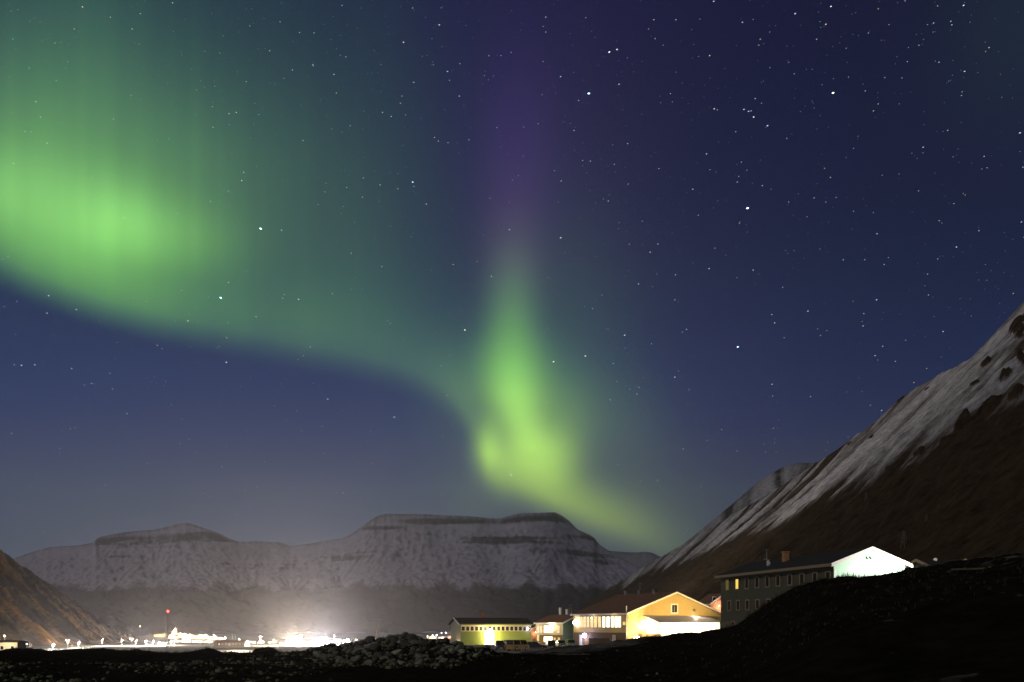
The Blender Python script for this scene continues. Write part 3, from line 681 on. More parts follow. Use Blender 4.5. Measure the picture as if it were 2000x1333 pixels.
for i, (a, wt_) in enumerate(((a0 + 1.2, 1500), (a0 + 4.2, 2600), (a0 + 8.2, 2600), (a0 + 12.6, 1800))):
    wall_lamp("porch_lamp", ["porch lamp nearest the orange corner of the floodlit porch", "second porch lamp from the orange porch corner", "third porch lamp from the orange porch corner", "porch lamp at the dark house end of the floodlit porch"][i], "wall lamp",
              yloc(a, -o_ - .03, zb - .75), rz_, e_warmhead, wt_, (1, .80, .46), out=.9, r=.22, group="porch lamps")
wall_lamp("porch_lamp", "large glowing lamp on the yellow gable beside the porch door", "wall lamp", yloc(Y_.front_a(1255), -.05, Y_.zY(1217, 0, 4)), rz_, e_warmhead, 1500, (1, .76, .38), out=.6, r=.5)
wall_lamp("wall_lamp", "large white lamp at the far end of the window row", "wall lamp", yloc(-.05, Y_.side_t(1127.5), Y_.zY(1216.5, 19)), rz_ - math.pi / 2, e_head, 40, (1, .86, .6), out=.4, r=.55)
lamp(bpy.data.objects['wall_lamp'], (-.7, -1.0, .2), 9000, (1, .93, .75), .2, spot=(110, .7, (-1, -.35, -.12)))  # extra spot added at this lamp to brighten the grey green gable
wall_lamp("wall_lamp", "blue white lamp low on the brown lower wall", "wall lamp", yloc(-.08, Y_.side_t(1144.8), Y_.zY(1241.6, 16)), rz_ - math.pi / 2, e_violet, 400, (.7, .65, 1), out=.35, r=.5)
wall_lamp("eave_lamp", "warm lamp under the eaves above the brightest windows", "wall lamp", yloc(-.05, Y_.side_t(1203), 6.3), rz_ - math.pi / 2, e_warmhead, 75, (1, .74, .34), out=.9, r=.16, drop=.4)
wall_lamp("eave_lamp", "warm lamp under the eaves at the middle of the window row", "wall lamp", yloc(-.05, Y_.side_t(1163), 6.3), rz_ - math.pi / 2, e_warmhead, 60, (1, .74, .34), out=.9, r=.14, drop=.4)
gl = thing("ground_light", "low glowing ground light at the foot of the yellow gable", "lamp", tuple(Y_.near + Y_.px * 1.2 - Y_.dv * 1.6) + (-3.2,), rz_)
MB().tube((0, 0, -.9), (0, 0, .4), .10).build("post", m_steel, gl); MB().ball((0, 0, .9), .62, 12, 8, .7).build("lamp_globe", e_warmhead, gl); lamp(gl, (0, -.9, 1.2), 700, (1, .8, .45), .2)
fg = thing("added_gable_light", "added warm floodlight brightening the ochre gable", "floodlight", tuple(Y_.near + Y_.px * 10.5 - Y_.dv * 14) + (-1.9,), rz_)  # added lamp low behind the bank, brightens the gable over the porch roof
MB().tube((0, 0, -.5), (0, 0, 1.0), .06).build("post", m_steel, fg); MB().box((0, 0, 1.15), (.6, .3, .35)).build("lamp_head", m_steel, fg); lamp(fg, (0, .35, 1.3), 15000, (1, .72, .28), .25, spot=(100, .6, (0, 1, .42)))
# board fence in front of the brown lower wall
fn = thing("board_fence", "dark upright board fence before the brown lower wall", "fence", tuple(Y_.near + Y_.dv * 6.0 - Y_.px * 1.5) + (-4.3,), rz_)
b = MB()
for i in range(26): b.box((0, i * .30 - 1.5, .95 + .08 * rnd.random()), (.03, .24, 1.9))
b.build("boards", m_wood, fn); b = MB(); b.box((.05, 2.3, .5), (.06, 7.9, .1)).box((.05, 2.3, 1.5), (.06, 7.9, .1)).build("rail", m_wood, fn)
for i in range(4): MB().box((.12, -1.3 + i * 2.4, 1.0), (.1, .1, 2.0)).build("post", m_wood, fn)

# ------------------------------------------------------------------ small pink house behind
Pk = House("small_house", "small orange pink house squeezed between the yellow and dark houses", (51.3, 280), (-.3, .95), 8, 8.0, -4.5, 6.0, 8.6, m_pink, m_roofb, m_white, over=.4)
Pk.o.location = (51.6, 280, -4.5)
Pk.front_window(1392.5, 1167, 1177, .8, m_glass, m_white, 0, fr=.16)
lamp(wall_lamp("wall_lamp", "small warm lamp on the orange pink house", "wall lamp", tuple(Pk.near + Pk.px * 2.6 - Pk.dv * .1) + (5.6,), Pk.o.rotation_euler.z, e_warmhead, 0, (1, .6, .3), out=.5, r=.06), (0, -1.6, -.4), 420, (1, .62, .32), .1)

# ------------------------------------------------------------------ cream and grey-green house
B = House("two_storey_house", "cream and brown two storey house with a grey green gable end", (12.1, 255), (-.485, .874), 12.7, 8.1, -4.6, .95, 2.75, m_cream, m_roofb, m_white, gable_m=m_teal, over=.4)
MB().box((-.035, 6.3, 1.35), (.07, 12.5, 2.7)).build("lower_wall", m_brown, B.o)
for X, w, g in ((1051.6, .8, e_warm), (1057, .8, e_warm), (1067, 1.9, e_bright), (1075.5, 1.9, e_bright), (1091, .9, e_warm)):
    B.side_window(X, 1223 if w < 1.5 else 1222.5, 1236, w, g, m_white, 0)
for X, y0, y1, w, g in ((1051.6, 1241, 1252, .8, e_amber), (1067, 1244, 1254, 1.9, e_bright), (1075.5, 1244, 1254, 1.9, e_bright), (1084, 1246.5, 1250, .7, e_amber), (1092.5, 1246.5, 1250, .7, e_amber)):
    B.side_window(X, y0, y1, w, g, m_white, 0, out=.10)
for X, h in ((1094, 1.6), (1107, 1.2), (1112, 2.6), (1116, 2.8)):
    u_ = (X - CX) / FPX; bx2, by2 = B.near.x + B.px.x * 4.05, B.near.y + B.px.y * 4.05; t = min(max((bx2 - u_ * by2) / (u_ * B.dv.y - B.dv.x), .4), 12.2)
    if h < 2: MB().box((4.05, t, 7.6 + h / 2), (.45, .45, h)).box((4.05, t, 7.66 + h), (.55, .55, .1)).build("flue", m_white, B.o)
    else: MB().tube((4.05, t, 7.4), (4.05, t, 7.4 + h), .05).tube((3.6, t, 7.2 + h), (4.5, t, 7.2 + h), .03).build("aerial", m_steel, B.o)
wall_lamp("eave_lamp", "warm lamp under the cream house eaves", "wall lamp", tuple(B.near + B.dv * 4.5 - B.px * .05) + (.75,), B.o.rotation_euler.z - math.pi / 2, e_warmhead, 420, (1, .8, .45), out=.8, r=.10)

# ------------------------------------------------------------------ green garage with the clerestory strip
ang = math.atan2(1.45, 4.05); dvG = Vector((-math.sin(ang), math.cos(ang))); pxG = Vector((dvG.y, -dvG.x))
G0 = Vector((-12.4, 260)); GL, GD, GZ0 = 18.2, 8.6, -4.9
G = thing("green_garage", "long low green boarded garage with a strip of small windows under its dark roof", "garage", (G0.x, G0.y, GZ0), ang)
eG, rG = .62 - GZ0, 2.05 - GZ0
MB().prism([(0, 0), (GD, 0), (GD, eG), (GD / 2, rG), (0, eG)], 'x', 0, GL).build("wall", m_green, G)
MB().prism([(0, 0), (GD, 0), (GD, eG), (GD / 2, rG), (0, eG)], 'x', -.04, 0).build("end_wall", mat("pale_end_boards", (.42, .38, .28), .75, .15, 3, stripes=('Y', 2.6)), G)
kG = (rG - eG) / (GD / 2); b = MB()
b.prism([(-.5, eG - .5 * kG + .03), (GD / 2, rG + .03), (GD / 2, rG + .23), (-.5, eG - .5 * kG + .23)], 'x', -.5, GL + .5)
b.prism([(GD + .5, eG - .5 * kG + .03), (GD + .5, eG - .5 * kG + .23), (GD / 2, rG + .23), (GD / 2, rG + .03)], 'x', -.5, GL + .5)
rf = b.build("roof", m_roof, G)
b = MB(); b.prism([(-.55, eG - .5 * kG + .30), (-.55, eG - .5 * kG - .06), (GD / 2, rG - .02), (GD / 2, rG + .30)], 'x', -.62, -.51).build("bargeboard", m_white, rf)
MB().box((GL / 2, -.56, eG - .5 * kG + .14), (GL + 1.0, .10, .24)).build("fascia", m_green, rf)
MB().box((GL / 2, -.03, eG - .30), (GL, .06, .16)).build("head_rail", m_cream, G)
for i in range(16):
    window(G, (.62 + i * (GL - 1.2) / 15, -.03, eG - 1.02), .78, 1.02, 0, m_glass, m_cream, 0, fr=.13)
def gloc(a, o, z): return tuple(G0 + pxG * a - dvG * o) + (z + GZ0,)
gu = (955 - CX) / FPX; ga = (gu * G0.y - G0.x) / (pxG.x - gu * pxG.y)
gd = MB().box((ga, -.05, 1.75), (2.6, .08, 3.5)).build("door", m_white, G)
b = MB()
for i in range(4): b.box((ga, -.10, .5 + i * .85), (2.4, .03, .6))
b.build("door_panel", m_white, gd)
MB().box((ga + .9, -.14, 1.1), (.25, .06, .06)).build("handle", m_steel, gd)
cu = (952.6 - CX) / FPX; MB().box((ga - .25, GD / 2 + .5, rG + .75), (.55, .55, 1.6)).box((ga - .25, GD / 2 + .5, rG + 1.6), (.65, .65, .12)).build("chimney", mat("rust_flue", (.24, .09, .03), .8, .2, 9), G)
wall_lamp("door_lamp", "glaring sodium lamp above the green garage door", "wall lamp", gloc(ga, .1, 4.1), ang, e_warmhead, 2200, (1, .80, .36), out=.6, r=.30, drop=.5, lr=.25)
wall_lamp("door_lamp", "sodium lamp low beside the green garage door", "wall lamp", gloc(ga + .2, .12, 2.2), ang, e_warmhead, 1400, (1, .82, .40), out=.7, r=.34, drop=.4, lr=.25)
fx = thing("yard_floodlight", "sodium floodlight on a pole lighting the green garage front", "floodlight", gloc(GL * .55, 8.5, .5), ang)
MB().tube((0, 0, -1.2), (0, 0, 1.2), .05).build("post", m_steel, fx); MB().box((0, .02, 1.3), (.45, .2, .28)).build("lamp_head", m_steel, fx); lamp(fx, (0, .3, 1.45), 650, (1, .84, .40), .2, spot=(160, .6, (-.1, 1, .35)))
wall_lamp("wall_lamp", "small violet white lamp by the last garage windows", "wall lamp", gloc(GL - 1.0, .08, eG - .95), ang, e_violet, 60, (.7, .6, 1), out=.3, r=.26)
wall_lamp("wall_lamp", "added warm lamp brightening the pale end wall of the green garage", "wall lamp", tuple(G0 + dvG * 1.6 - pxG * .06) + (GZ0 + 1.3,), ang - math.pi / 2, e_warmhead, 110, (1, .78, .5), out=.6, r=.09)  # lamp added to lift the end wall
An = House("garage_annex_hut", "little pink annex hut against the far end of the green garage", (4.75, 268.5), (-.34, .94), 5, 2.2, -4.6, -.6, -.05, m_pink, m_roof, m_white, over=.25)
wall_lamp("wall_lamp", "small orange lamp on the pink annex hut", "wall lamp", tuple(An.near + An.px * 1.0 - An.dv * .05) + (-1.3,), An.o.rotation_euler.z, e_warmhead, 90, (1, .6, .3), out=.5, r=.06)

# ------------------------------------------------------------------ low dark house on the slope
Fh = House("low_house", "long low dark house half hidden behind the bank crest", (51.5, 139), (.96, .28), 15, 6.5, 4.0, 7.2, 8.35, m_dark, m_roof, m_trimdark, over=.4)
Fh.o.location = (50.5, 139, 4.0)
Fp = House("porch_hut", "little gabled porch hut with pale lit bargeboards on the bank", (48.9, 119), (-.234, .972), 3, 2.5, 3.5, 6.75, 7.38, m_pink, m_roof, m_cream, over=.25, thick=.14)
wall_lamp("wall_lamp", "tiny warm lamp on the porch hut", "wall lamp", tuple(Fp.near + Fp.px * .5 - Fp.dv * .1) + (6.5,), Fp.o.rotation_euler.z, e_warmhead, 30, (1, .8, .5), out=.5, r=.04)
vp = thing("vent_pipe", "pale vent pipe rising from the low dark house", "pipe", tuple(P(1827, 1104, 136)), 0)
MB().tube((0, 0, -.5), (0, 0, .55), .28, .24, 10).build("pipe", m_white, vp); MB().ball((0, 0, .7), .26, 10, 6, .8).build("cowl", m_white, vp)

# ------------------------------------------------------------------ old cableway trestles on the mountainside
def trestle(X, Y, hpx, label):
    p = slope_at(X, Y); h = hpx / FPX * p.y
    o = thing("cableway_trestle", label, "trestle", tuple(p), .5, "old cableway trestles"); w = h * .17
    for sx in (-1, 1):
        for sy in (-1, 1): MB().tube((sx * w, sy * w, -.8), (sx * w * .25, sy * w * .25, h), h * .014 + .07, None, 6).build("leg", m_wood, o)
    b = MB()
    for k in (.25, .5, .75):
        q = w * (1 - .75 * k)
        for s_ in (-1, 1): b.tube((-q, s_ * q, h * k), (q, s_ * q, h * k), .08, None, 6).tube((s_ * q, -q, h * k), (s_ * q, q, h * k), .08, None, 6)
        q2 = w * (1 - .75 * (k - .2)); b.tube((-q2, -q2, h * (k - .2)), (q, -q, h * k), .06, None, 6)
    b.build("brace", m_wood, o)
    MB().box((0, 0, h + .1), (w * 1.7, .3, .3)).build("crossarm", m_wood, o)
trestle(1766, 1067, 27, "largest weathered cableway trestle above the floodlit gable")
trestle(1692, 979, 16, "weathered cableway trestle at the lower edge of the snow")
trestle(1808, 1016, 12, "small cableway trestle farthest up in the dark scree")
# ------------------------------------------------------------------ vehicles
def vehicle(name, label, cat, loc, rotz, L, Wd, Hh, paint, van=False, group="vehicles parked before the houses", lights=None):
    """front faces local -Y, wheels on z = 0"""
    o = thing(name, label, cat, loc, rotz, group)
    y0, y1, g = -L / 2, L / 2, .28
    belt = Hh * (.56 if not van else .54)
    if van: prof = [(y0, g), (y0 - .02, belt * .82), (y0 + .28, belt), (y1 - .05, belt), (y1, g)]; cab = [(y0 + .30, belt), (y0 + .85, Hh), (y1 - .12, Hh), (y1 - .05, belt)]
    else: prof = [(y0 + .05, g), (y0, belt * .75), (y0 + .25, belt * .94), (y0 + L * .27, belt), (y1 - .06, belt), (y1, belt * .6), (y1 - .05, g)]; cab = [(y0 + L * .28, belt), (y0 + L * .40, Hh), (y1 - .35, Hh), (y1 - .08, belt)]
    b = MB(); b.prism(prof, 'x', -Wd / 2, Wd / 2)
    n = len(cab); ins = .13                     # the cabin leans inwards
    vs = [(-Wd / 2 + (.03 if z == belt else ins), y, z) for y, z in cab] + [(Wd / 2 - (.03 if z == belt else ins), y, z) for y, z in cab]
    b.add(vs, [(0, 1, 2, 3), (7, 6, 5, 4), (0, 4, 5, 1), (1, 5, 6, 2), (2, 6, 7, 3), (3, 7, 4, 0)])
    b.box((0, y0 + .0, .40), (Wd * .96, .16, .2)); b.box((0, y1 - .0, .40), (Wd * .96, .16, .2))
    me = b.mesh("body", paint); link("body", me, o)
    def pane(nm, q, off):                       # a pane set 1 cm proud of the cabin face
        q = [Vector(p) for p in q]; nrm = (q[1] - q[0]).cross(q[3] - q[0]).normalized(); c = sum(q, Vector()) / 4
        if nrm.dot(off) < 0: nrm = -nrm
        q = [c + (p - c) * .86 for p in q]; f = [p + nrm * .012 for p in q]; k = [p - nrm * .03 for p in q]
        MB().add(f + k, [(0, 1, 2, 3), (7, 6, 5, 4), (0, 4, 5, 1), (1, 5, 6, 2), (2, 6, 7, 3), (3, 7, 4, 0)]).build(nm, m_glass, o)
    A = [Vector(v) for v in vs]
    pane("windscreen", (A[0], A[4], A[5], A[1]), Vector((0, -1, .3))); pane("rear_window", (A[3], A[7], A[6], A[2]), Vector((0, 1, .1)))
    for s_, i in ((-1, 0), (1, 4)):
        q = [A[i], A[i + 3], A[i + 2], A[i + 1]]
        m0, m1 = (q[0] + q[1]) / 2, (q[2] + q[3]) / 2
        pane("side_window", (q[0], m0, m1, q[3]), Vector((s_, 0, .2))); pane("side_window", (m0, q[1], q[2], m1), Vector((s_, 0, .2)))
    rw = Hh * .205
    for sx in (-1, 1):
        for yy in (y0 + L * .19, y1 - L * .19):
            w = MB().tube((sx * (Wd / 2 - .20), yy, rw), (sx * (Wd / 2 + .02), yy, rw), rw, rw, 16).build("wheel", m_black, o)
            MB().tube((sx * (Wd / 2 + .015), yy, rw), (sx * (Wd / 2 + .035), yy, rw), rw * .6, rw * .55, 12).build("rim", m_steel, w)
        MB().ball((sx * (Wd / 2 - .28), y0 - .01, belt * .74), .10, 10, 6, .8).build("headlight", lights or m_white, o)
        MB().box((sx * (Wd / 2 - .12), y1 + .0, belt * .78), (.12, .06, .2)).build("tail_light", mat("red_lens", (.3, .02, .02), .3) if 'red_lens' not in bpy.data.materials else bpy.data.materials['red_lens'], o)
    MB().box((0, y0 - .03, belt * .62), (Wd * .5, .05, .16)).build("grille", m_black, o)
    MB().box((0, y0 - .09, .42), (.52, .02, .11)).build("number_plate", m_white, o)
    for sx in (-1, 1): MB().box((sx * (Wd / 2 + .09), y0 + L * (.30 if not van else .16), belt + .08), (.16, .10, .14)).build("mirror", m_black, o)
    return o
m_car1 = mat("dark_green_paint", (.035, .042, .036), .35, .08, 2, spec=.5)
m_car2 = mat("ochre_van_paint", (.34, .20, .045), .4, .08, 2, spec=.5)
m_car3 = mat("black_car_paint", (.020, .022, .026), .3, .08, 2, spec=.5)
m_car4 = mat("grey_green_car_paint", (.12, .14, .12), .35, .08, 2, spec=.5)
def gz(X, Y):
    u_ = (X - CX) / FPX; ys = np.linspace(140, 290, 3000); z = ground_z(u_ * ys, ys); k = np.argmax(z / ys >= (HY - Y) / FPX)
    return Vector((u_ * ys[k], ys[k], float(z[k])))
vehicle("parked_car", "dark green off road car parked in front of the green garage door", "car", gz(977.5, 1270), .06, 4.2, 1.80, 1.75, m_car1)
vehicle("parked_van", "ochre yellow van parked beside the dark green car", "van", gz(1011, 1271.5), 2.45, 4.6, 1.90, 2.0, m_car2, van=True)
vehicle("parked_car", "long black car seen from its side between the van and the dark heap built as a trailer", "car", gz(1046, 1268), 1.50, 4.4, 1.75, 1.42, m_car3)
vehicle("parked_car", "grey green car parked against the grey green gable", "car", gz(1096, 1264.5), .15, 4.1, 1.72, 1.45, m_car4)
vehicle("parked_car", "grey green car parked nearest the yellow house corner", "car", gz(1115, 1263.5), .12, 4.1, 1.72, 1.45, m_car4)
p = gz(1075, 1266.5); o = thing("heap_as_trailer", "dark heap between the parked cars, given the shape of a made-up trailer", "trailer", p, .2)  # a dark bush-like heap, built as a made-up trailer
MB().box((0, 0, .95), (1.5, 2.2, 1.15)).build("box_body", m_car3, o); MB().box((0, 0, 1.55), (1.58, 2.28, .06)).build("lid", m_black, o)
MB().tube((0, -1.1, .45), (0, -2.1, .45), .04).build("drawbar", m_steel, o)
for sx in (-1, 1):
    w = MB().tube((sx * .78, 0, .32), (sx * .95, 0, .32), .32, None, 14).build("wheel", m_black, o); MB().tube((sx * .95, 0, .32), (sx * .965, 0, .32), .18, None, 10).build("rim", m_steel, w)
p = gz(986.5, 1271.5); o = thing("road_sign", "round pale road sign on a post beside the dark green car", "sign", p, .1)
MB().tube((0, 0, -.2), (0, 0, 2.0), .035).build("post", m_steel, o); MB().tube((0, -.05, 1.75), (0, -.02, 1.75), .34, None, 18).build("sign_plate", m_cream, o)
for X, Y, h, lab in ((951, 1268.5, .95, "rusty oil drum by the garage door, nearest the rock heap"), (956.5, 1269.5, .85, "shorter oil drum beside the dark green car")):
    p = gz(X, Y); o = thing("oil_drum", lab, "drum", p, 0, "oil drums by the garage")
    MB().tube((0, 0, 0), (0, 0, h), .30, None, 14).build("drum_body", mat("rusty_steel", (.06, .03, .02), .8, .3, 6) if 'rusty_steel' not in bpy.data.materials else bpy.data.materials['rusty_steel'], o)
    b = MB()
    for k in (.02, .33, .66, .98): b.tube((0, 0, h * k - .02), (0, 0, h * k + .02), .325, None, 14)
    b.build("hoop", m_steel, o)

# ------------------------------------------------------------------ road and town in the valley
def strip(name, pts, w, m, lift=.06):
    vs = []; pts = [Vector(p) for p in pts]
    dense = []
    for a, b_ in zip(pts, pts[1:]):
        n = max(2, int((b_ - a).length / 12)); dense += [a.lerp(b_, i / n) for i in range(n)]
    dense.append(pts[-1])
    for i, p in enumerate(dense):
        d = (dense[min(i + 1, len(dense) - 1)] - dense[max(i - 1, 0)]); d.z = 0; d.normalize(); nn = Vector((-d.y, d.x, 0))
        for s_ in (-1, -.33, .33, 1):
            q = p + nn * w / 2 * s_; vs.append((q.x, q.y, float(ground_z(q.x, q.y)) + lift))
    f = [(4 * i + k, 4 * i + k + 1, 4 * i + k + 5, 4 * i + k + 4) for i in range(len(dense) - 1) for k in range(3)]
    return MB().add(vs, f).build(name, m)
m_road = mat("gravel_road", (.30, .28, .25), .9, .2, .3)
road_px = [(-60, 1271), (49, 1270.5), (103, 1269), (153, 1265.5), (199, 1262.5), (238, 1262), (285, 1262), (323, 1262), (380, 1262.5), (440, 1262), (520, 1260.5), (640, 1259)]
rd_ = strip("road", [hit(*p) for p in road_px], 9, m_road); tag(rd_, "pale gravel road running along under the row of street lamps", "road", kind='structure')

def street_lamp(X, Yh, Yb, label, watts=9000, head=None, col=(1, .93, .82), double=False, r=.34, group="street lamps along the valley road", name="street_lamp"):
    p = hit(X, Yb); h = (Yb - Yh) / FPX * p.y
    p.z = float(ground_z(p.x, p.y))
    o = thing(name, label, "street lamp", p, 0, group)
    MB().tube((0, 0, -.5), (0, 0, h), .13, .07, 8).build("pole", m_steel, o)
    for s_ in ((-1, 1) if double else (1,)):
        MB().tube((0, 0, h - .1), (s_ * 1.1, -.3, h + .12), .05).build("arm", m_steel, o)
        MB().ball((s_ * 1.25, -.35, h + .02), r, 10, 6, .55).build("lamp_head", head or e_head, o)
    lamp(o, (.6, -.3, h - .75), watts, col, .25)
    return o
ordn = ["first", "second", "third", "fourth", "fifth", "sixth", "seventh", "eighth", "ninth", "tenth", "eleventh", "twelfth", "thirteenth"]
rowl = [(49.3, 1259, 1270.5), (103, 1259, 1269.5), (153, 1255, 1266), (199.5, 1249, 1262.5), (238, 1251.5, 1262), (265, 1251.5, 1262), (285, 1253, 1262), (298, 1253, 1262),
        (310, 1255, 1262), (315.5, 1256, 1262), (323, 1256.5, 1262), (334, 1252, 1261), (341, 1250, 1260)]
for i, (X, a, b_) in enumerate(rowl):
    street_lamp(X, a, b_, "%s white street lamp of the road row counting from the low lit shed" % ordn[i], 120000 if i < 6 else 90000)
street_lamp(132, 1251, 1267.5, "tall double headed lamp between the second and third road lamps", 30000, double=True)
street_lamp(256.5, 1248, 1264, "tall double headed lamp at the foot of the brown hill", 30000, double=True)

def town_house(X0, X1, Yb, Yt, label, wall, roof, lit=(), d=None, flat=False, name="town_house", watts=2500, gable=False, at=None, col=(1, .82, .55)):
    Xc = (X0 + X1) / 2; p = at if at is not None else hit(Xc, Yb); y = p.y
    w, h = (X1 - X0) / FPX * y, (Yb - Yt) / FPX * y
    z = p.z - .8; eave = p.z + h * (.90 if flat else .62)
    o = thing(name, label, "house", ((X0 - CX) / FPX * y, y, z), 0, "lit buildings of the valley town")
    L = max(7, w * .6); zt = p.z + h - z; ze = eave - z
    if gable: MB().prism([(0, 0), (w, 0), (w, ze), (w / 2, zt), (0, ze)], 'y', 0, L).build("wall", wall, o)
    else: MB().prism([(0, 0), (L, 0), (L, ze), (L / 2, zt), (0, ze)], 'x', 0, w).build("wall", wall, o)
    b = MB(); t = .25
    if gable:
        k = (zt - ze) / (w / 2); b.prism([(-.4, ze - .4 * k + .03), (w / 2, zt + .03), (w / 2, zt + t), (-.4, ze - .4 * k + t)], 'y', -.4, L + .4)
        b.prism([(w + .4, ze - .4 * k + .03), (w + .4, ze - .4 * k + t), (w / 2, zt + t), (w / 2, zt + .03)], 'y', -.4, L + .4)
    else:
        k = (zt - ze) / (L / 2); b.prism([(-.4, ze - .4 * k + .03), (L / 2, zt + .03), (L / 2, zt + t), (-.4, ze - .4 * k + t)], 'x', -.4, w + .4)
        b.prism([(L + .4, ze - .4 * k + .03), (L + .4, ze - .4 * k + t), (L / 2, zt + t), (L / 2, zt + .03)], 'x', -.4, w + .4)
    b.build("roof", roof, o)
    nwin = max(2, int(w / 3.2))
    for i in range(nwin): window(o, ((i + .5) * w / nwin, -.03, .8 + (ze - .8) * .55), 1.1, 1.2, 0, e_warm if (lit == 'all' or i in lit) else m_glass, m_white, 0, fr=.14)
    door(o, (w * .5 + .0, -.06, .8), 1.0, 2.0, 0, m_brown, m_white)
    if watts: lamp(o, (w * .62, -5.0, ze + .3), watts, col, .3, name="facade_lamp")
    return o
TH = town_house
TH(-6, 34, 1277.5, 1251, "low pale yellow shed lit from its foot at the end of the lamp row", m_cream, m_roof, (), flat=True, name="valley_shed", watts=2600, at=P(15, 1279, 380))
TH(418, 478, 1263, 1250.5, "wide dark roofed hall with a pale end among the town lights", m_brown, m_roofb, (1,), watts=900)
TH(423, 494, 1276.5, 1270, "long low white building glowing just above the dark foreground", m_white, m_roofw, (), flat=True, watts=9000, at=P(458, 1277, 640), name="long_building")
TH(545, 602, 1263, 1252, "added white hall widening the glare of the brighter floodlight mast", m_white, m_roofw, 'all', watts=60000, col=(1, .9, .7))  # made-up hall, its floodlit white walls stand in for lamp bloom
TH(612, 648, 1262, 1252, "added white hall widening the glare of the second floodlight mast", m_white, m_roofw, 'all', watts=60000, col=(.96, .98, 1))  # second made-up hall, again a bright backing that widens the glare
TH(300, 319, 1241, 1234, "ochre house with a bright lamp on the hill edge, before the red beacon mast", m_yellow, m_roofb, (0, 2), watts=6000, at=hit(309, 1244))
# church on its terrace
cp = hit(342, 1240); ch = thing("church", "lit wooden church with a short spire on the terrace above town", "church", (cp.x - 5, cp.y, cp.z - 1), 0)
MB().prism([(0, 0), (10, 0), (10, 5), (5, 10.5), (0, 5)], 'y', 0, 20).build("nave_wall", m_yellow, ch)
MB().prism([(-.5, 4.7), (5, 10.6), (5, 11), (-.5, 5.1)], 'y', -.5, 20.5).prism([(10.5, 4.7), (10.5, 5.1), (5, 11), (5, 10.6)], 'y', -.5, 20.5).build("roof", m_roofb, ch)
tw = MB(); tw.box((6.5, -2.2, 5.2), (3.4, 3.4, 10.4)).build("tower", m_white, ch)
MB().add([(4.6, -4.1, 10.4), (8.4, -4.1, 10.4), (8.4, -.3, 10.4), (4.6, -.3, 10.4), (6.5, -2.2, 15.5)], [(3, 2, 1, 0), (0, 1, 4), (1, 2, 4), (2, 3, 4), (3, 0, 4)]).build("spire", m_roofb, ch)
for x_ in (2.2, 4.2, 8.8): window(ch, (x_, -.03, 3.2), .8, 1.8, 0, e_warm, m_white, 0, fr=.14)
lamp(ch, (2, -9, 4), 50000, (1, .75, .4), .4)
cols = [m_white, m_cream, m_white, m_pink, m_yellow, m_white]
spec = [(330, 340, 1247, 1240, "small white house lying just below the church and nearest the beacon mast"), (348, 357, 1244, 1236.5, "gabled house glowing white just beside the church"), (357, 365, 1246, 1238, "bright gabled house downhill from the church"),
        (366, 376, 1247, 1239, "tall white house in the brightest part of town"), (377, 388, 1247, 1239.5, "broad white house beside the brightest tall one"), (389, 397, 1247, 1240, "cream house in the bright middle of town"),
        (397, 406, 1248, 1239.5, "tall bright block ending the bright town row"), (407, 416, 1250, 1244, "low pink house beyond the tall bright block"), (417, 424, 1249, 1243.5, "small gabled house behind the dark roofed hall"),
        (426, 436, 1249.5, 1244.5, "twin gabled house above the dark roofed hall"), (340, 352, 1254, 1248, "house fronting the road beside the beacon mast"), (355, 372, 1255, 1248.5, "wide pale house fronting the lit road"),
        (376, 394, 1255.5, 1248.5, "wide white row house fronting the lit road"), (398, 414, 1256, 1249.5, "row house at the end of the lit road front"), (484, 498, 1256, 1252.5, "low house with a lit wall between hall and floodlights"),
        (505, 514, 1257, 1250.5, "narrow white house below the pair of lamps"), (524, 538, 1256.5, 1252, "low amber house before the floodlit halls"), (651, 662, 1256, 1250.5, "small house right after the floodlit halls"),
        (668, 684, 1255, 1250, "pale house in the glow beside the rock heap"), (838, 852, 1246.8, 1242, "pale house showing over the rock heap"), (856, 872, 1248, 1244, "slanting lit house behind the rock heap"), (874, 890, 1246.5, 1240.5, "bright house tucked against the green garage end")]
for i, (a, b_, yb, yt, lab) in enumerate(spec):
    yb_ = max(yb, 1247.2); pt = hit((a + b_) / 2, yb) if a < 440 else hit((a + b_) / 2, yb_)
    if pt.y < 150 or pt.y > 3300: pt = hit((a + b_) / 2, 1248.5)
    TH(a, b_, yb, yt, lab, cols[i % 6], [m_roofb, m_roof, m_roofw][i % 3], 'all' if i % 2 else (0,), gable=(b_ - a) < 11, at=pt, watts=(40000 if 330 <= a <= 415 else 14000) * (pt.y / 1800) ** 2)

def mast_lamp(X, Yt, Yb, n, watts, col, head, label, r=.8):
    p = hit(X, Yb); h = (Yb - Yt) / FPX * p.y
    o = thing("floodlight_mast", label, "floodlight", (p.x, p.y, float(ground_z(p.x, p.y))), 0, "floodlight masts in the valley")
    MB().tube((0, 0, -.5), (0, 0, h), .25, .14, 10).build("pole", m_steel, o)
    MB().box((0, -.1, h), (n * 1.1 + .6, .25, .25)).build("crossarm", m_steel, o)
    for i in range(n):
        q = (i - (n - 1) / 2) * 1.15
        MB().ball((q, -.5, h + .35), r * .62, 10, 8).build("lamp_head", head, o)
    lamp(o, (0, -2.2, h - 1.2), watts, col, .8)
    return o
mast_lamp(575, 1245.5, 1262, 5, 2500000, (1, .86, .60), e_warmhead, "warm white floodlight mast, the brightest light in the valley")
mast_lamp(588, 1241.5, 1258, 2, 120000, (1, .92, .8), e_head, "tall thin mast just beside the brightest floodlight")
mast_lamp(629, 1246.5, 1260, 4, 1900000, (.95, .97, 1), e_head, "cold white floodlight mast, second brightest in the valley")
mast_lamp(508.5, 1245, 1257, 2, 100000, (1, .95, .85), e_head, "twin lamp mast among low houses before the warm floodlight")
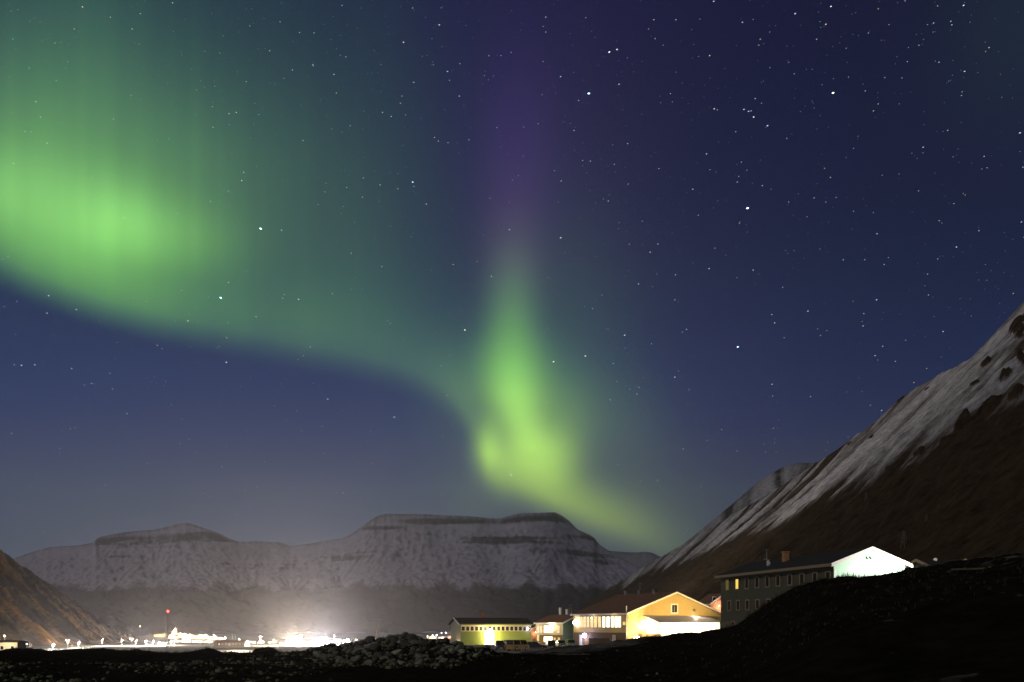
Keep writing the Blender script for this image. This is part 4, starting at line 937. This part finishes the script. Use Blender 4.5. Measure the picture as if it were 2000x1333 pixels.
mast_lamp(653, 1242.5, 1256, 1, 60000, (1, .97, .9), e_head, "single slim lamp mast right of the cold floodlight")
mast_lamp(679, 1249.5, 1256.5, 3, 150000, (.95, .93, 1), e_head, "low violet white lamp cluster where the rock heap begins")
for X, yh, c, lab in ((418, 1241.5, 0, "lamp at the bright town row end"), (440, 1246, 0, "lamp over the dark roofed hall"), (467, 1250, 0, "lamp by the bare slender mast"), (535, 1251, 1, "amber lamp before the floodlit halls"),
                      (560, 1252, 1, "amber lamp at the floodlit hall corner"), (665, 1251.5, 0, "white lamp before the rock heap"), (671, 1253, 0, "small white lamp touching the rock heap"), (696, 1250.5, 1, "last warm lamp on the heap's shoulder"),
                      (835, 1243, 1, "warm lamp showing first over the heap crest"), (845, 1241.5, 1, "warm lamp above the pale house over the heap"), (853, 1240.5, 0, "white lamp amid the lights over the heap"),
                      (862.5, 1236.5, 2, "blue white lamp, highest of the lights over the heap"), (871, 1236.5, 0, "small white lamp beside the blue one"), (881, 1238.5, 0, "bright lamp near the green garage end"), (887, 1239.5, 1, "warm lamp touching the green garage end"),
                      (8, 1243, 1, "amber house window on the hill above the low lit shed, built as an added lamp"), (274, 1224, 1, "lone orange lamp high at the tip of the brown hill")):  # the amber one on the hill is a house window given an added lamp post
    at_ = None
    yb = 1249.5 if X > 700 else 1256.5 if X > 450 else 1250
    if X in (8, 274):
        p = hill_at(X, min(yh + 8, 1255) if X == 8 else 1252); h = p.z + (yh - HY) * 0
        h = (HY - yh) / FPX * p.y - p.z
    else:
        p = hit(X, yb); p.z = float(ground_z(p.x, p.y)); h = (HY - yh) / FPX * p.y - p.z
    o = thing("town_lamp", lab, "street lamp", p, 0, "far lamps in the valley town")
    MB().tube((0, 0, -.5), (0, 0, h), .14, .09, 8).build("pole", m_steel, o)
    MB().ball((0, -.2, h + .3), .75 if X not in (8, 274) else .6, 10, 8, .9).build("lamp_head", (e_head, e_warmhead, e_violet)[c], o)
    lamp(o, (0, -.3, h - .9), 18000 if X not in (8, 274) else 500, ((1, .95, .88), (1, .78, .42), (.75, .75, 1))[c], .3)

# lattice mast with the red beacon
p = hit(328, 1275.5); p.z = float(ground_z(p.x, p.y)); h = (HY - 1197) / FPX * p.y - p.z
o = thing("beacon_mast", "slender lattice mast with a glowing red beacon on top", "mast", p, 0)
def tri(k, r): return [Vector((r * math.cos(q), r * math.sin(q), k)) for q in (math.pi / 2, math.pi * 7 / 6, math.pi * 11 / 6)]
rad = lambda k: 1.9 - 1.55 * min(1, k / (h * .55))
N = 18
for j in range(3):
    b = MB()
    for i in range(N): b.tube(tri(h * i / N, rad(h * i / N))[j], tri(h * (i + 1) / N, rad(h * (i + 1) / N))[j], .10, None, 6)
    b.build("leg", m_steel, o)
b = MB()
for i in range(N):
    A_s, B_s = tri(h * i / N, rad(h * i / N)), tri(h * (i + 1) / N, rad(h * (i + 1) / N))
    for j in range(3): b.tube(A_s[j], B_s[(j + 1) % 3], .05, None, 5); b.tube(A_s[j], A_s[(j + 1) % 3], .05, None, 5)
b.build("brace", m_steel, o)
MB().tube((0, 0, h), (0, 0, h + .5), .12).ball((0, 0, h + .8), .62, 10, 8).build("beacon", e_red, o)
lamp(o, (0, -1.2, h + .8), 300, (1, .05, .03), .2)
# twin pole power line structure beyond the heap
p = hit(737, 1262); p.z = float(ground_z(p.x, p.y)); h = (HY - 1211) / FPX * p.y - p.z
o = thing("power_pole", "twin timber power pole standing behind the rock heap", "pole", p, .25)
for s_ in (-1, 1): MB().tube((s_ * 1.0, 0, -.5), (s_ * 1.0, 0, h), .22, .16, 8).build("pole", m_wood, o)
MB().box((0, 0, h - .3), (4.6, .25, .3)).build("crossarm", m_wood, o)
for s_ in (-1, 0, 1): MB().tube((s_ * 1.9, 0, h - .1), (s_ * 1.9, 0, h + .35), .12, .08, 8).build("insulator", m_white, o)
for X, yt, lab in ((454, 1236.5, "bare slender mast above the dark roofed hall"), (460, 1241, "shorter bare mast beside the slender one")):
    p = hit(X, 1256); h = (HY - yt) / FPX * p.y - p.z; o = thing("radio_mast", lab, "mast", p, 0, "bare masts in the town")
    MB().tube((0, 0, -.5), (0, 0, h), .30, .12, 8).build("pole", m_steel, o); MB().box((0, 0, h * .8), (1.6, .15, .15)).build("crossarm", m_steel, o)

# ------------------------------------------------------------------ rock heap and rubble
import bmesh
def rock_mesh(name, seed, sub=2, m=None):
    r_ = random.Random(seed); bm = bmesh.new(); bmesh.ops.create_icosphere(bm, subdivisions=sub, radius=1)
    pl = []
    for _ in range(9):
        n = Vector((r_.gauss(0, 1), r_.gauss(0, 1), r_.gauss(0, 1))).normalized(); pl.append((n, r_.uniform(.55, .9)))
    sx, sy, sz = r_.uniform(.8, 1.3), r_.uniform(.8, 1.2), r_.uniform(.6, .95)
    for v in bm.verts:
        for n, dd in pl:
            k = v.co.dot(n)
            if k > dd: v.co -= n * (k - dd) * .92
        v.co += Vector((r_.uniform(-1, 1), r_.uniform(-1, 1), r_.uniform(-1, 1))) * .035
        v.co = Vector((v.co.x * sx, v.co.y * sy, v.co.z * sz))
    me = bpy.data.meshes.new(name); bm.to_mesh(me); bm.free()
    if m: me.materials.append(m)
    return me
m_rock = mat("heap_rock", (.125, .125, .085), .9, .45, 1.3, bump=.5)
m_rock2 = mat("pale_heap_rock", (.22, .215, .15), .9, .3, 1.3, bump=.5)
m_rock3 = mat("dark_heap_rock", (.055, .055, .042), .9, .4, 1.3, bump=.5)
rocks = [rock_mesh("boulder", 100 + i, 2, (m_rock, m_rock, m_rock3, m_rock2, m_rock, m_rock3)[i % 6]) for i in range(12)]
rr_ = random.Random(5)
def place_rock(X, y, s, me, label, sink=.25, name="boulder"):
    x = (X - CX) / FPX * y; z = float(ground_z(x, y))
    o = bpy.data.objects.new(name, me); C.objects.link(o)
    o.location = (x, y, z + s * .55 * (1 - sink) - .02); o.scale = (s * rr_.uniform(.8, 1.45), s * rr_.uniform(.8, 1.2), s * rr_.uniform(.6, 1.05))
    o.rotation_euler = (rr_.uniform(-.5, .5), rr_.uniform(-.5, .5), rr_.uniform(0, 6.3))
    tag(o, label, "boulder", "boulders of the rock heap"); return o
n_b = 0
while n_b < 290:                                  # the boulders one can tell apart on the heap
    X = rr_.triangular(585, 945, 770) + rr_.gauss(0, 12); yc = float(np.interp(X, [c[0] for c in CDIST], [c[1] for c in CDIST]))
    k = rr_.random(); y = yc - 13 * k ** 1.2 + .6
    s = rr_.choice((.08, .10, .12, .14, .17, .17, .21, .28)) * rr_.uniform(.85, 1.2) * (1.1 if k < .3 else 1)
    place_rock(X, y, s, rocks[rr_.randrange(12)], "grey boulder among the many of the rock heap"); n_b += 1
pb = place_rock(702, 54.5, .30, rocks[3], "large rounded pale boulder low on the front of the rock heap"); pb.name = "boulder"
for X, s, lab in ((792, .30, "dark boulder sticking up highest on the crest of the rock heap"), (723, .36, "squarish dark block at the start of the heap crest"), (812, .25, "dark rounded boulder beside the highest one on the crest")):
    place_rock(X, 60.3, s, rocks[2], lab, sink=0)
# smaller rubble nobody could count, one mesh
base = [rock_mesh("r", 300 + i, 1) for i in range(8)]
bv = []; bf = []
for me in base:
    a = np.empty(len(me.vertices) * 3); me.vertices.foreach_get('co', a); bv.append(a.reshape(-1, 3)); bf.append(np.array([list(p.vertices) for p in me.polygons])); bpy.data.meshes.remove(me)
rs_ = np.random.RandomState(3); allv = []; allf = []; tone = []; off = 0
def scatter(n, fx, fy, smin, smax, dens=None):
    global off
    for _ in range(n):
        X = fx(); y = fy(X); x = (X - CX) / FPX * y
        if dens is not None and rs_.rand() > dens(X, x, y): continue
        s = smin + (smax - smin) * rs_.rand() ** 2.2
        k = rs_.randint(8); q = rs_.rand() * 6.28; c, s2 = math.cos(q), math.sin(q); v = bv[k] * s
        v = np.stack([v[:, 0] * c - v[:, 1] * s2, v[:, 0] * s2 + v[:, 1] * c, v[:, 2]], -1)
        z = float(ground_z(x, y)); allv.append(v + np.array([x, y, z + s * .25])); allf.append(bf[k] + off); off += len(v); tone.append(np.full(len(v), rs_.rand()))
ycf = lambda X: float(np.interp(X, [c[0] for c in CDIST], [c[1] for c in CDIST]))
scatter(2600, lambda: float(np.clip(rs_.normal(770, 95), 560, 980)), lambda X: ycf(X) - 15 * rs_.rand() ** 1.1 + .5, .03, .17)
pat = lambda X, x, y: float(np.clip(.22 + 2.6 * vnoise(x * .35, y * .35, 77), .02, 1))
scatter(3800, lambda: rs_.uniform(-60, 660), lambda X: 31 + 24 * rs_.rand() ** .9, .04, .15, pat)
scatter(700, lambda: rs_.uniform(480, 700), lambda X: 40 + 26 * rs_.rand(), .05, .16, pat)
scatter(260, lambda: rs_.uniform(940, 1300), lambda X: 32 + 50 * rs_.rand(), .03, .08, pat)
av = np.concatenate(allv); af = np.concatenate(allf)
me = bpy.data.meshes.new("rubble"); me.vertices.add(len(av)); me.vertices.foreach_set('co', av.astype(np.float32).ravel())
me.loops.add(af.size); me.loops.foreach_set('vertex_index', af.ravel().astype(np.int32)); me.polygons.add(len(af)); me.polygons.foreach_set('loop_start', np.arange(0, af.size, 3, dtype=np.int32)); me.update(calc_edges=True)
at = me.attributes.new('tone', 'FLOAT', 'POINT'); at.data.foreach_set('value', np.concatenate(tone).astype(np.float32))
m_rub = attr_mix("rubble_stone", (.018, .020, .012), (.15, .16, .09), 'tone', noise_scale=.6, noise_amt=.4, fine=3, c_noise=.35, lo=.3, hi=1.0)
tag(link("rubble", me, None, m_rub), "loose grey rubble strewn over the dark ground and the heap", "rubble", kind='stuff')

# dry grass on the bank and the foreground crest
gr = np.random.RandomState(11); gv = []; gf = []; off = 0
def tuft(x, y, hgt, n):
    global off
    z = float(ground_z(x, y)) - .03
    for _ in range(n):
        q = gr.rand() * 6.28; r0 = gr.rand() * .10; bx_, by_ = x + r0 * math.cos(q), y + r0 * math.sin(q); h_ = hgt * (.5 + .6 * gr.rand()); ln = h_ * gr.uniform(.1, .7); q2 = gr.rand() * 6.28; w = .007
        dx_, dy_ = math.cos(q2), math.sin(q2)
        gv.extend([(bx_ - dy_ * w, by_ + dx_ * w, z), (bx_ + dy_ * w, by_ - dx_ * w, z), (bx_ + dx_ * ln * .45 + dy_ * w * .7, by_ + dy_ * ln * .45 - dx_ * w * .7, z + h_ * .65), (bx_ + dx_ * ln * .45 - dy_ * w * .7, by_ + dy_ * ln * .45 + dx_ * w * .7, z + h_ * .65), (bx_ + dx_ * ln, by_ + dy_ * ln, z + h_)])
        gf.extend([(off, off + 1, off + 2, off + 3), (off + 3, off + 2, off + 4)]); off += 5
for _ in range(2600):
    X = gr.uniform(1200, 2080); yc = ycf(X); tuft((X - CX) / FPX * yc * 1.0, yc + gr.uniform(-3.5, .6), gr.choice([.10, .14, .2, .3]) * gr.uniform(.7, 1.3), 6)
for _ in range(1400):
    X = gr.uniform(1000, 2080); yc = ycf(X); y = gr.uniform(30, yc); tuft((X - CX) / FPX * y, y, gr.uniform(.06, .18), 5)
for _ in range(900):
    X = gr.uniform(-60, 640); yc = ycf(X); y = yc + gr.uniform(-4, .8); tuft((X - CX) / FPX * y, y, gr.choice([.08, .14, .25]) * gr.uniform(.7, 1.3), 6)
me = bpy.data.meshes.new("grass"); me.from_pydata(gv, [], gf)
tag(link("grass", me, None, mat("dry_tundra_grass", (.050, .042, .022), .9, .4, 1.0)), "short dry tundra grass fringing the dark bank", "grass", kind='stuff')
# scraps of timber lying before the houses
for (X, y, L_, rz, lab) in ((1121, 62, 1.9, .25, "pale weathered plank lying on the dark ground below the houses"), (1905, 36, 1.5, -.5, "thin plank half lost on the dark bank")):
    x = (X - CX) / FPX * y; z = float(ground_z(x, y)); o = thing("plank", lab, "plank", (x, y, z + .08), rz, "planks lying on the dark ground")
    MB().box((0, 0, 0), (L_, .2, .05)).build("board", m_wood, o); MB().box((L_ * .3, .02, .045), (.1, .26, .04)).build("batten", m_wood, o)

# ------------------------------------------------------------------ stars
STARS = [(1150, 183, 9, 'b'), (1460, 407, 10, 'b'), (509, 447, 10, 'b'), (431, 582, 9, 'b'), (1627, 182, 8, 'w'), (806, 356, 6, 'b'), (1441, 678, 8, 'b'), (1081, 707, 6, 'o'), (1143, 696, 5, 'o'), (908, 645, 6, 'o'), (998, 928, 5, 'b'),
         (1868, 483, 4.5, 'b'), (1270, 493, 4, 'b'), (686, 495, 3, 'w'), (592, 275, 3, 'o'), (1380, 301, 4, 'b'), (1209, 165, 4, 'o'), (1190, 102, 6, 'w'), (1205, 97, 5, 'w'), (858, 49, 4, 'w'), (161, 14, 4, 'o'), (788, 83, 4, 'w'), (806, 16, 3, 'b'),
         (1450, 44, 4, 'b'), (1553, 27, 5, 'b'), (1613, 48, 4.5, 'o'), (1623, 13, 5, 'w'), (1394, 3, 4.5, 'b'), (1857, 42, 3.5, 'b'), (1859, 49, 3.5, 'b'), (1882, 11, 4.5, 'w'), (640, 780, 5, 'w'), (770, 815, 5, 'w'), (206, 948, 3.5, 'w'), (671, 963, 4, 'w'),
         (442, 708, 5, 'w'), (446, 552, 3.5, 'o'), (550, 450, 4, 'b'), (583, 585, 4, 'w'), (555, 576, 3, 'b'), (552, 583, 3, 'w'), (657, 182, 3, 'o'), (611, 127, 3.5, 'b'), (585, 64, 2.5, 'w'), (571, 137, 3, 'w'), (897, 188, 3.5, 'o'), (1095, 150, 4, 'b'), (874, 140, 4, 'b'), (878, 157, 2.5, 'w'),
         (1499, 246, 5, 'b'), (1472, 229, 5, 'w'), (1453, 214, 4.5, 'b'), (1462, 218, 4.5, 'b'), (1467, 217, 3.5, 'b'), (1395, 213, 4.5, 'o'), (1401, 215, 3, 'b'), (1475, 193, 3.5, 'b'), (1386, 109, 4, 'o'), (1485, 77, 3, 'w'), (1595, 77, 3, 'w'), (1247, 555, 4, 'b'), (1220, 655, 4.5, 'w'), (1248, 757, 3, 'b'), (1244, 770, 3, 'w'),
         (1508, 751, 4, 'o'), (1318, 737, 4, 'w'), (1578, 608, 4, 'w'), (1513, 631, 4, 'b'), (1686, 637, 4, 'b'), (1712, 586, 4.5, 'b'), (1709, 695, 3.5, 'w'), (1803, 288, 4, 'b'), (1992, 260, 4.5, 'w'), (1622, 347, 3, 'w'), (1884, 140, 4, 'w'), (1878, 187, 3, 'b'), (1834, 122, 3.5, 'b'), (1851, 255, 3.5, 'b'), (1925, 101, 2.5, 'o'),
         (1713, 457, 4, 'b'), (1443, 345, 2.5, 'w'), (1385, 525, 4.2, 'b'), (1396, 485, 3, 'b'), (1471, 528, 4, 'b'), (1353, 370, 3.5, 'w'), (1489, 363, 3.5, 'b'), (1440, 356, 3.5, 'b'), (1448, 317, 3, 'o'), (1095, 465, 4.5, 'w'), (995, 449, 4, 'b'), (960, 540, 3.5, 'b'), (885, 517, 3.5, 'o'), (932, 511, 3, 'b'), (1318, 586, 3, 'w'), (1285, 477, 3, 'w'),
         (1208, 908, 3.5, 'b'), (1251, 940, 3, 'b'), (1220, 966, 3, 'b'), (1583, 775, 3.5, 'b'), (1647, 508, 3.5, 'b'), (1727, 517, 3, 'w'), (1722, 802, 4, 'b'), (1700, 792, 3, 'w'), (1810, 720, 3, 'o'), (1842, 648, 4, 'b'), (746, 521, 3, 'w'), (500, 619, 3.5, 'o'), (606, 678, 3.5, 'w'), (286, 589, 3, 'o'), (367, 627, 4, 'w'), (95, 578, 4, 'w'), (149, 605, 4, 'w'), (92, 612, 3.5, 'w'),
         (42, 714, 4, 'w'), (68, 713, 3.5, 'w'), (28, 713, 2.5, 'w'), (140, 720, 3.5, 'w'), (229, 669, 3, 'w'), (307, 675, 3.5, 'o'), (443, 660, 3.5, 'o'), (248, 808, 3.5, 'w'), (137, 838, 3, 'w'), (23, 847, 3.5, 'o'), (351, 867, 3.5, 'b'), (629, 833, 3.5, 'o'), (589, 842, 3, 'w'), (580, 803, 3.5, 'b'), (434, 912, 4, 'o'), (384, 885, 3, 'o'), (612, 749, 3, 'b'), (470, 755, 2.5, 'o'),
         (472, 353, 4, 'b'), (476, 337, 3, 'w'), (446, 374, 3, 'b'), (411, 394, 3.5, 'o'), (416, 249, 3, 'o'), (461, 220, 2.5, 'w'), (481, 160, 2.5, 'w'), (462, 220, 2.5, 'o'), (258, 57, 3, 'w'), (274, 27, 3, 'b'), (337, 6, 3, 'w'), (145, 57, 2.5, 'w'), (49, 257, 3, 'b'), (61, 258, 2.5, 'b'), (79, 229, 3, 'b'), (70, 199, 3, 'w'), (668, 11, 3, 'b'), (488, 51, 2.5, 'b'), (547, 43, 2.5, 'w'), (684, 246, 2.5, 'w'), (747, 220, 3, 'w'), (785, 188, 3, 'b'), (782, 202, 3, 'b'),
         (710, 348, 3, 'b'), (777, 369, 3, 'o'), (833, 399, 3.5, 'o'), (856, 276, 3, 'b'), (875, 279, 3, 'b'), (957, 388, 3, 'b'), (1051, 242, 3, 'b'), (1121, 255, 3, 'w'), (1138, 314, 3, 'b'), (1096, 354, 3, 'w'), (1226, 281, 3, 'w'), (1227, 360, 3, 'b'), (1188, 393, 3, 'w'), (1066, 34, 3, 'w'), (1066, 63, 2.5, 'w'), (1277, 39, 3, 'w'), (1320, 39, 3, 'w'), (1144, 35, 2.5, 'b'), (1551, 490, 2, 'b'), (1590, 387, 3, 'w'), (1633, 386, 2.5, 'w'), (1667, 413, 2.5, 'w'), (1863, 398, 3, 'b'), (1995, 434, 4, 'b'), (1998, 327, 3.5, 'b'), (1912, 451, 3, 'w'), (1690, 178, 3, 'b'), (1706, 217, 3.5, 'o'), (1728, 152, 2.5, 'w')]
pal = {'b': (.55, .75, 1.0), 'w': (1, .97, .90), 'o': (1, .70, .42)}
sr = np.random.RandomState(21); sv = []; sf = []; sc_ = []; off = 0; SR = 90000.0
def star(X, Y, size, col, bright, tilt):
    global off
    d_ = Vector(((X - CX) / FPX, 1, (HY - Y) / FPX)).normalized(); rt = Vector((d_.y, -d_.x, 0)).normalized(); upv = rt.cross(d_)
    a = rt * math.cos(tilt) + upv * math.sin(tilt); b = d_.cross(a); r = size / FPX * SR / 2; c = d_ * SR
    for v in (c - a * r * 1.35, c + a * r * 1.35, c - b * r * .75, c + b * r * .75, c - d_ * r, c + d_ * r): sv.append(tuple(v)); sc_.append((*[q * bright for q in col], 1))
    for f in ((0, 2, 4), (2, 1, 4), (1, 3, 4), (3, 0, 4), (2, 0, 5), (1, 2, 5), (3, 1, 5), (0, 3, 5)): sf.append(tuple(i + off for i in f))
    off += 6
for X, Y, m_, c in STARS: star(X, Y, 1.2 + m_ * .27, pal[c], .10 + (m_ / 6.5) ** 2.2 * .95, .25 * (1 if X > 1000 else -1) + sr.uniform(-.2, .2))
for _ in range(4600):
    X, Y = sr.uniform(-700, 2700), sr.uniform(-500, 1130); q = sr.rand() ** 5
    star(X, Y, 1.3 + .5 * q, pal['bwob'[sr.randint(4)]], .060 + .34 * q + .05 * sr.rand(), (.25 if X > 1000 else -.25) + sr.uniform(-.3, .3))
me = bpy.data.meshes.new("stars"); me.from_pydata(sv, [], sf)
ca = me.attributes.new('glow', 'FLOAT_COLOR', 'POINT'); ca.data.foreach_set('color', np.array(sc_, dtype=np.float32).ravel())
ms = bpy.data.materials.new("starlight"); ms.use_nodes = True; t = ms.node_tree; t.nodes.clear()
o1 = t.nodes.new('ShaderNodeOutputMaterial'); e1 = t.nodes.new('ShaderNodeEmission'); a1 = t.nodes.new('ShaderNodeAttribute'); a1.attribute_name = 'glow'
tr = t.nodes.new('ShaderNodeBsdfTransparent'); ad = t.nodes.new('ShaderNodeAddShader')
t.links.new(a1.outputs['Color'], e1.inputs[0]); e1.inputs[1].default_value = 1.0
t.links.new(e1.outputs[0], ad.inputs[0]); t.links.new(tr.outputs[0], ad.inputs[1]); t.links.new(ad.outputs[0], o1.inputs[0]); ms.cycles.emission_sampling = 'NONE'
tag(link("stars", me, None, ms), "countless small stars over the whole night sky", "stars", kind='stuff')

# ------------------------------------------------------------------ haze over the valley
hz = MB().box((0, 5050, 655), (15000, 10900, 1400)).build("haze", None)
mh = bpy.data.materials.new("valley_haze"); mh.use_nodes = True; t = mh.node_tree; t.nodes.clear()
oo = t.nodes.new('ShaderNodeOutputMaterial'); pv = t.nodes.new('ShaderNodeVolumePrincipled'); t.links.new(pv.outputs[0], oo.inputs['Volume'])
pv.inputs['Color'].default_value = (.95, .86, .92, 1); pv.inputs['Density'].default_value = 4.0e-5; pv.inputs['Anisotropy'].default_value = .84
hz.data.materials.append(mh); tag(hz, "thin pale haze filling the valley", "haze", kind='stuff')
